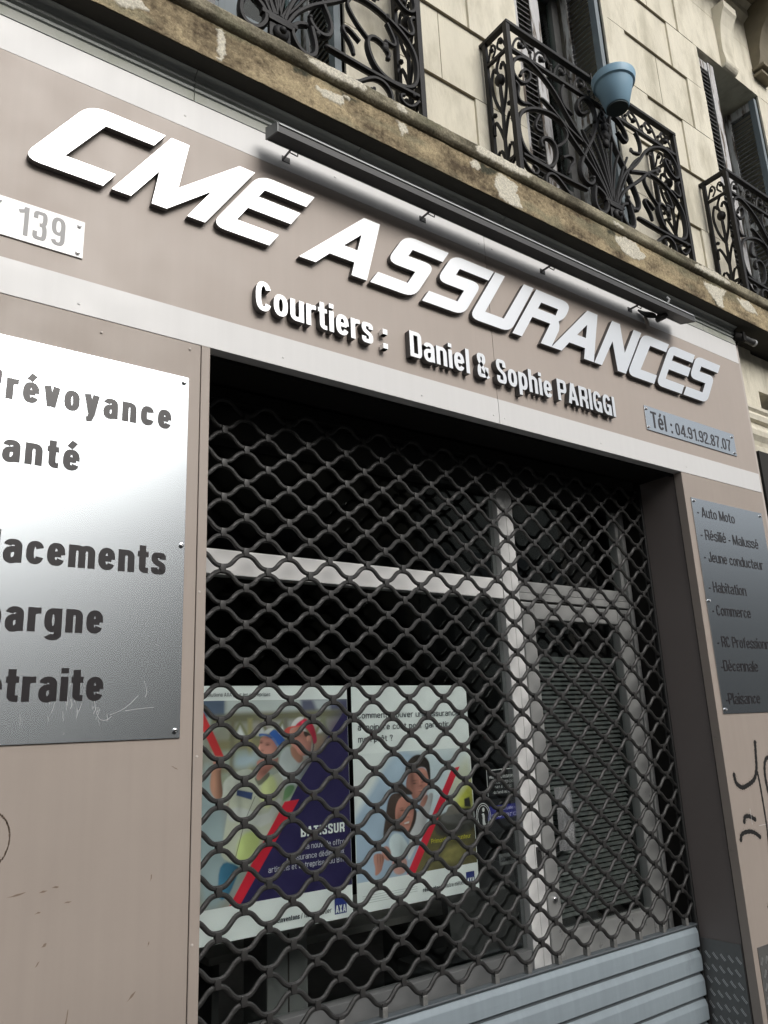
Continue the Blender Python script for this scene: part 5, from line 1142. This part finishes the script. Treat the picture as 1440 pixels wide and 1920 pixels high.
fp_(sm(S1['hat2r']), (.50,.03,.065), .004, .25); fp_(sm(S1['hat2w']), (.72,.73,.72), .005); fp_(sm(S1['brim2']), (.62,.10,.08), .004, -.2); c.shade(S1['hat2r'], [(1.556,.040,.006,.006,.9),(1.60,.0,.012,.02,-.25)])
fp_(sm(S1['jean']), (.05,.17,.27), .006, .3, .3)
fp_(sm(S1['vest']), (.50,.53,.43), .005, .22, .16); fp_(sm(S1['sleeve']), (.52,.55,.49), .006, .3, .25); fp_(sm(S1['hiv1']), (.52,.58,.28), .016, .1, .1); fp_(sm(S1['hiv2']), (.52,.62,.24), .014, .15, .1); fp_(sm(S1['refl'],1), (.55,.58,.55), .008, .1, .1)
c.shade(S1['vest'], [(1.30,-.22,.012,.05,-.25),(1.36,-.30,.02,.06,-.15),(1.40,-.20,.02,.05,.2),(1.30,-.34,.02,.05,.2),(1.44,-.24,.02,.04,-.2)])
fp_(S1['label'], (.045,.075,.19), .003, 0, .5)
for q0_, q1_ in zip(S1['cable1'][:-1], S1['cable1'][1:]): fp_([(q0_[0]-.001,q0_[1]),(q0_[0]+.001,q0_[1]),(q1_[0]+.001,q1_[1]),(q1_[0]-.001,q1_[1])], (.02,.02,.02), .0022)
fp_(sm(S1['arm']), (.42,.225,.155), .005, .4); c.shade(S1['arm'], [(1.235,-.15,.012,.06,-.4),(1.205,-.14,.01,.05,.3)]); fp_(sm(S1['hand']), (.50,.25,.19), .004, .3); c.shade(S1['hand'], [(1.215,-.075,.004,.02,-.3),(1.228,-.075,.003,.02,-.3),(1.205,-.09,.004,.02,-.25)])
fp_(sm(S1['neck1']), (.44,.20,.16), .005, .3); c.shade(S1['neck1'], [(1.40,-.125,.03,.014,-.4)]); fp_(sm(S1['collar1'],1), (.17,.18,.13), .004, .3)
fp_(sm(S1['face1']), (.53,.255,.205), .004, .32, .06)
ex_, ez_ = S1['p1eye1'][0]; fx_, fz_ = S1['p1eye2'][0]; nx_, nz_ = S1['p1nose'][0]; mx_, mz_ = S1['p1mouth'][0]; cx_, cz_ = S1['p1cheek'][0]
c.shade(S1['face1'], [(ex_,ez_,.007,.0035,-.75),(fx_,fz_,.009,.0035,-.75),(ex_,ez_+.006,.010,.003,-.35),(fx_,fz_+.006,.012,.003,-.35),(nx_,nz_,.004,.012,.6),(nx_+.012,nz_-.008,.007,.004,-.4),(mx_,mz_,.010,.0030,-.65),(cx_,cz_,.018,.018,.22),(1.455,-.07,.015,.025,-.35),(1.40,-.092,.02,.008,-.25),(1.42,-.006,.03,.006,-.4)])
fp_(sm(S1['hat1b']), (.035,.115,.40), .004, .25); fp_(sm(S1['hat1w']), (.66,.70,.70), .005); fp_(sm(S1['brim1']), (.07,.16,.42), .004, -.25); c.shade(S1['brim1'], [(1.385,.002,.01,.006,.5),(1.43,-.008,.03,.003,-.5)])
fp_([(1.770,.112),(1.538,-.168),(1.501,-.225),(1.300,-.545),(1.77,-.545)], (.026,.021,.085), .002, .1)
fp_([(1.770,.125),(1.75,.105),(1.62,-.05),(1.58,-.11),(1.55,-.15),(1.77,-.1)], (.026,.021,.085), .09)
fp_([(1.537,-.228),(1.477,-.231),(1.262,-.545),(1.303,-.545)], (.62,.022,.045), .002, .1)
c.build('photo', p1, PYF-.0004)
ptxt(p1, 'Solutions AXA pour les entreprises', 1.166, 1.419, .138, .0125, ptext)
ptxt(p1, 'BATISSUR', 1.541, 1.728, -.356, .033, pw, .03)
ptxt(p1, 'la nouvelle offre', 1.560, 1.727, -.398, .0185, ptextw); ptxt(p1, "d'assurance dédiée aux", 1.483, 1.724, -.430, .0185, ptextw); ptxt(p1, 'artisans et entreprises du BTP', 1.410, 1.728, -.458, .0185, ptextw)
ptxt(p1, 'réinventons', 1.435, 1.532, -.620, .0165, ptext, .02); ptxt(p1, '/ notre métier', 1.538, 1.664, -.620, .0165, ptext)
def logo(t, x0, x1, z0, z1):
    layer(t, 'logo', [paxa, pw], [([(x0,z0),(x1,z0),(x1,z1),(x0,z1)], 0, 3)])
    ptxt(t, 'AXA', x0+.003, x1-.004, z0+.004, (z1-z0)*.48, pw, .015, it=.12)
logo(p1, 1.678, 1.7295, -.630, -.578)
p2 = thing('poster', 'poster of a smiling couple and a red slash over a field', 'poster', (2.08, PYF, -.645), 'posters in the shop window')
q = MB(); q.box(1.777, 2.382, PYF, PYF+.0008, -.645, .1745); q.build('sheet', pw, p2)
c = Canvas(1.779, 2.379, -.541, -.085, .0022, (.74,.80,.785))
fp_ = c.fill; S2 = F2
fp_(sm([(1.90,-.55),(1.90,-.20),(2.0,-.09),(2.39,-.07),(2.39,-.55)]), (.56,.66,.70), .10)
fp_([(1.77,-.55),(1.77,-.32),(1.921,-.148),(2.02,-.080),(2.10,-.10),(2.14,-.3),(2.05,-.55)], (.36,.47,.58), .03, .15); fp_(sm([(1.93,-.10),(2.05,-.09),(2.03,-.25),(1.95,-.25)]), (.44,.57,.68), .08)
fp_(sm([(2.25,-.19),(2.39,-.10),(2.39,-.33),(2.25,-.33)]), (.60,.64,.50), .06); fp_(sm([(2.28,-.29),(2.34,-.24),(2.39,-.19),(2.39,-.36),(2.26,-.36)]), (.50,.53,.09), .04, .3, .4)
fp_([(2.150,-.345),(2.39,-.325),(2.39,-.55),(2.020,-.55)], (.115,.105,.045), .012, .2, .5); fp_(sm([(2.18,-.335),(2.39,-.315),(2.39,-.425),(2.15,-.43)]), (.05,.05,.042), .012, .1, .3); fp_(sm([(2.20,-.335),(2.30,-.335),(2.375,-.35),(2.37,-.39),(2.2,-.375)]), (.105,.105,.10), .012, .4)
fp_([(2.24,-.315),(2.28,-.300),(2.30,-.345),(2.22,-.345)], (.16,.15,.13), .006); fp_([(2.33,-.29),(2.36,-.285),(2.365,-.325),(2.33,-.32)], (.03,.03,.028), .006); fp_(sm([(2.20,-.47),(2.35,-.455),(2.34,-.52),(2.19,-.525)]), (.20,.185,.065), .02, .2, .7)
fp_(sm(S2['mshirt']), (.50,.52,.53), .006, .3, .1); c.shade(S2['mshirt'], [(2.16,-.30,.01,.04,-.3),(2.11,-.40,.012,.06,-.25)])
fp_(sm(S2['mneck']), (.36,.18,.14), .005, .3)
fp_(sm(S2['mface']), (.42,.20,.155), .005, -.28, .06)
e1, e2, k1 = S2['meye1'][0], S2['meye2'][0], S2['mcheek'][0]
c.shade(S2['mface'], [(e1[0],e1[1],.010,.003,-.7),(e2[0],e2[1],.009,.003,-.7),(e1[0],e1[1]+.010,.013,.003,-.5),(e2[0],e2[1]+.010,.012,.003,-.5),(k1[0],k1[1],.014,.014,.3),(2.098,-.205,.005,.02,.3),(2.102,-.222,.010,.004,-.4),(2.105,-.243,.016,.003,-.5),(2.105,-.239,.012,.0025,.7),(2.06,-.19,.012,.04,-.5),(2.11,-.165,.03,.008,.25)])
fp_(sm(S2['mhair']), (.040,.032,.028), .005, .3, .3)
fp_(sm(S2['whair2']), (.045,.035,.030), .005, .2, .3); fp_(sm(S2['whair']), (.060,.042,.034), .006, .25, .35)
fp_(sm(S2['wface']), (.50,.235,.18), .005, .22, .05)
e1, e2, k1 = S2['weye1'][0], S2['weye2'][0], S2['wcheek'][0]
c.shade(S2['wface'], [(e1[0],e1[1],.010,.0032,-.8),(e2[0],e2[1],.009,.0032,-.8),(e1[0],e1[1]+.008,.012,.0025,-.45),(e2[0],e2[1]+.008,.011,.0025,-.45),(k1[0],k1[1],.014,.014,-.2),(2.03,-.25,.03,.012,.3),(2.028,-.318,.005,.014,.35),(2.030,-.334,.008,.003,-.4),(2.02,-.358,.020,.007,-.3),(1.985,-.34,.012,.03,-.4),(2.04,-.33,.012,.012,.2)])
fp_(S2['teeth'], (.62,.62,.60), .002)
fp_(sm(S2['sleeve']), (.58,.67,.69), .006, .2, .1); c.shade(S2['sleeve'], [(1.99,-.47,.01,.05,-.2),(2.02,-.42,.02,.03,.15)])
fp_(sm(S2['arm']), (.45,.22,.17), .006, .3); fp_(sm(S2['hand']), (.47,.23,.175), .005, .3); c.shade(S2['hand'], [(1.875,-.47,.003,.02,-.35),(1.888,-.47,.003,.02,-.35),(1.90,-.468,.003,.02,-.35),(1.875,-.535,.008,.01,-.6)]); fp_(sm(S2['lhand']), (.52,.30,.26), .006, .25)
fp_([(2.317,-.160),(2.272,-.166),(2.008,-.5455),(2.050,-.5455)], (.62,.025,.05), .002, .1)
c.build('photo', p2, PYF-.0004)
ptxt(p2, 'Comment trouver une assurance', 1.802, 2.326, .048, .0235, ptext, .008); ptxt(p2, 'à moindre coût pour garantir', 1.802, 2.268, .003, .0235, ptext, .008); ptxt(p2, 'mon prêt ?', 1.802, 1.970, -.042, .0235, ptext, .008)
ptxt(p2, 'Primordial emprunteur', 2.140, 2.352, -.443, .0165, pyel, .006, 13)
ptxt(p2, 'réinventons', 2.086, 2.182, -.613, .0150, ptext, .02); ptxt(p2, '/ notre métier', 2.188, 2.300, -.613, .0150, ptext)
layer(p2, 'small_print', [pm('poster_grey_line', (.42,.47,.46))], [([(1.80,-.59-.008*i),(1.80+(.26 if i < 3 else .18),-.59-.008*i),(1.80+(.26 if i < 3 else .18),-.5885-.008*i),(1.80,-.5885-.008*i)], 0, 2) for i in range(4)])
logo(p2, 2.314, 2.359, -.621, -.571)
# small notices on the glass
n1_ = thing('opening_hours_notice', 'black opening hours notice with white edge lines beside the right poster', 'notice', (2.57, PYF, -.292))
q = MB(); q.box(2.466, 2.677, PYF, PYF+.001, -.292, -.182); q.build('sheet', pstick, n1_)
layer(n1_, 'edge_line', [pivory], [([(2.468,-.1885),(2.664,-.1865),(2.664,-.1835),(2.468,-.1855)], 0, 2), ([(2.467,-.292),(2.4695,-.292),(2.4695,-.19),(2.467,-.19)], 0, 2)])
ptxt(n1_, "HEURES D'OUVERTURE", 2.480, 2.660, -.222, .0125, pivory, .012); ptxt(n1_, '9H30 à 12H30', 2.500, 2.622, -.243, .0115, pivory, .0); ptxt(n1_, '14H à 18H30', 2.510, 2.610, -.263, .0110, pivory, .0); ptxt(n1_, 'du lundi au vendredi', 2.500, 2.652, -.284, .0120, pivory, .012)
n2_ = thing('insurer_sticker', 'blue insurer sticker with a round white i emblem on the glass', 'sticker', (2.55, PYF, -.43))
q = MB(); q.box(2.395, 2.668, PYF, PYF+.0006, -.435, -.305); q.build('sheet', pstick, n2_)
layer(n2_, 'blue_field', [pstb], [([(2.455,-.388),(2.652,-.383),(2.655,-.330),(2.470,-.333)], 0, 1)])
q = MB()
for rx, rz in ((.0345,.0445), (.0425,.0525)):
    o1 = ell(2.432, -.368, rx, rz, 40); i1 = ell(2.432, -.368, rx-.0028, rz-.0028, 40); q.prism([o1, i1], PYF-.0010, PYF-.0008)
q.prism([ell(2.434,-.342,.007,.0085)], PYF-.0010, PYF-.0008); q.prism([sm([(2.420,-.358),(2.440,-.355),(2.438,-.395),(2.448,-.400),(2.430,-.404),(2.424,-.397),(2.428,-.365)],1)], PYF-.0010, PYF-.0008); q.build('round_emblem', pivory, n2_)
ptxt(n2_, 'mutuelle des', 2.530, 2.650, -.352, .0125, pstl, .004); ptxt(n2_, 'motards', 2.478, 2.652, -.380, .0200, pstl, .012)
n3_ = thing('doorbell_notice', 'small grey doorbell notice reading SONNEZ SVP beside the lock', 'notice', (2.59, PYF, -.57))
q = MB(); q.box(2.506, 2.672, PYF, PYF+.001, -.571, -.526); q.build('sheet', pm('notice_grey', (.115,.12,.12)), n3_); ptxt(n3_, 'SONNEZ SVP', 2.513, 2.640, -.557, .0165, pstick, .008)

for o in bpy.data.objects:
    if '_w' in o: del o['_w']
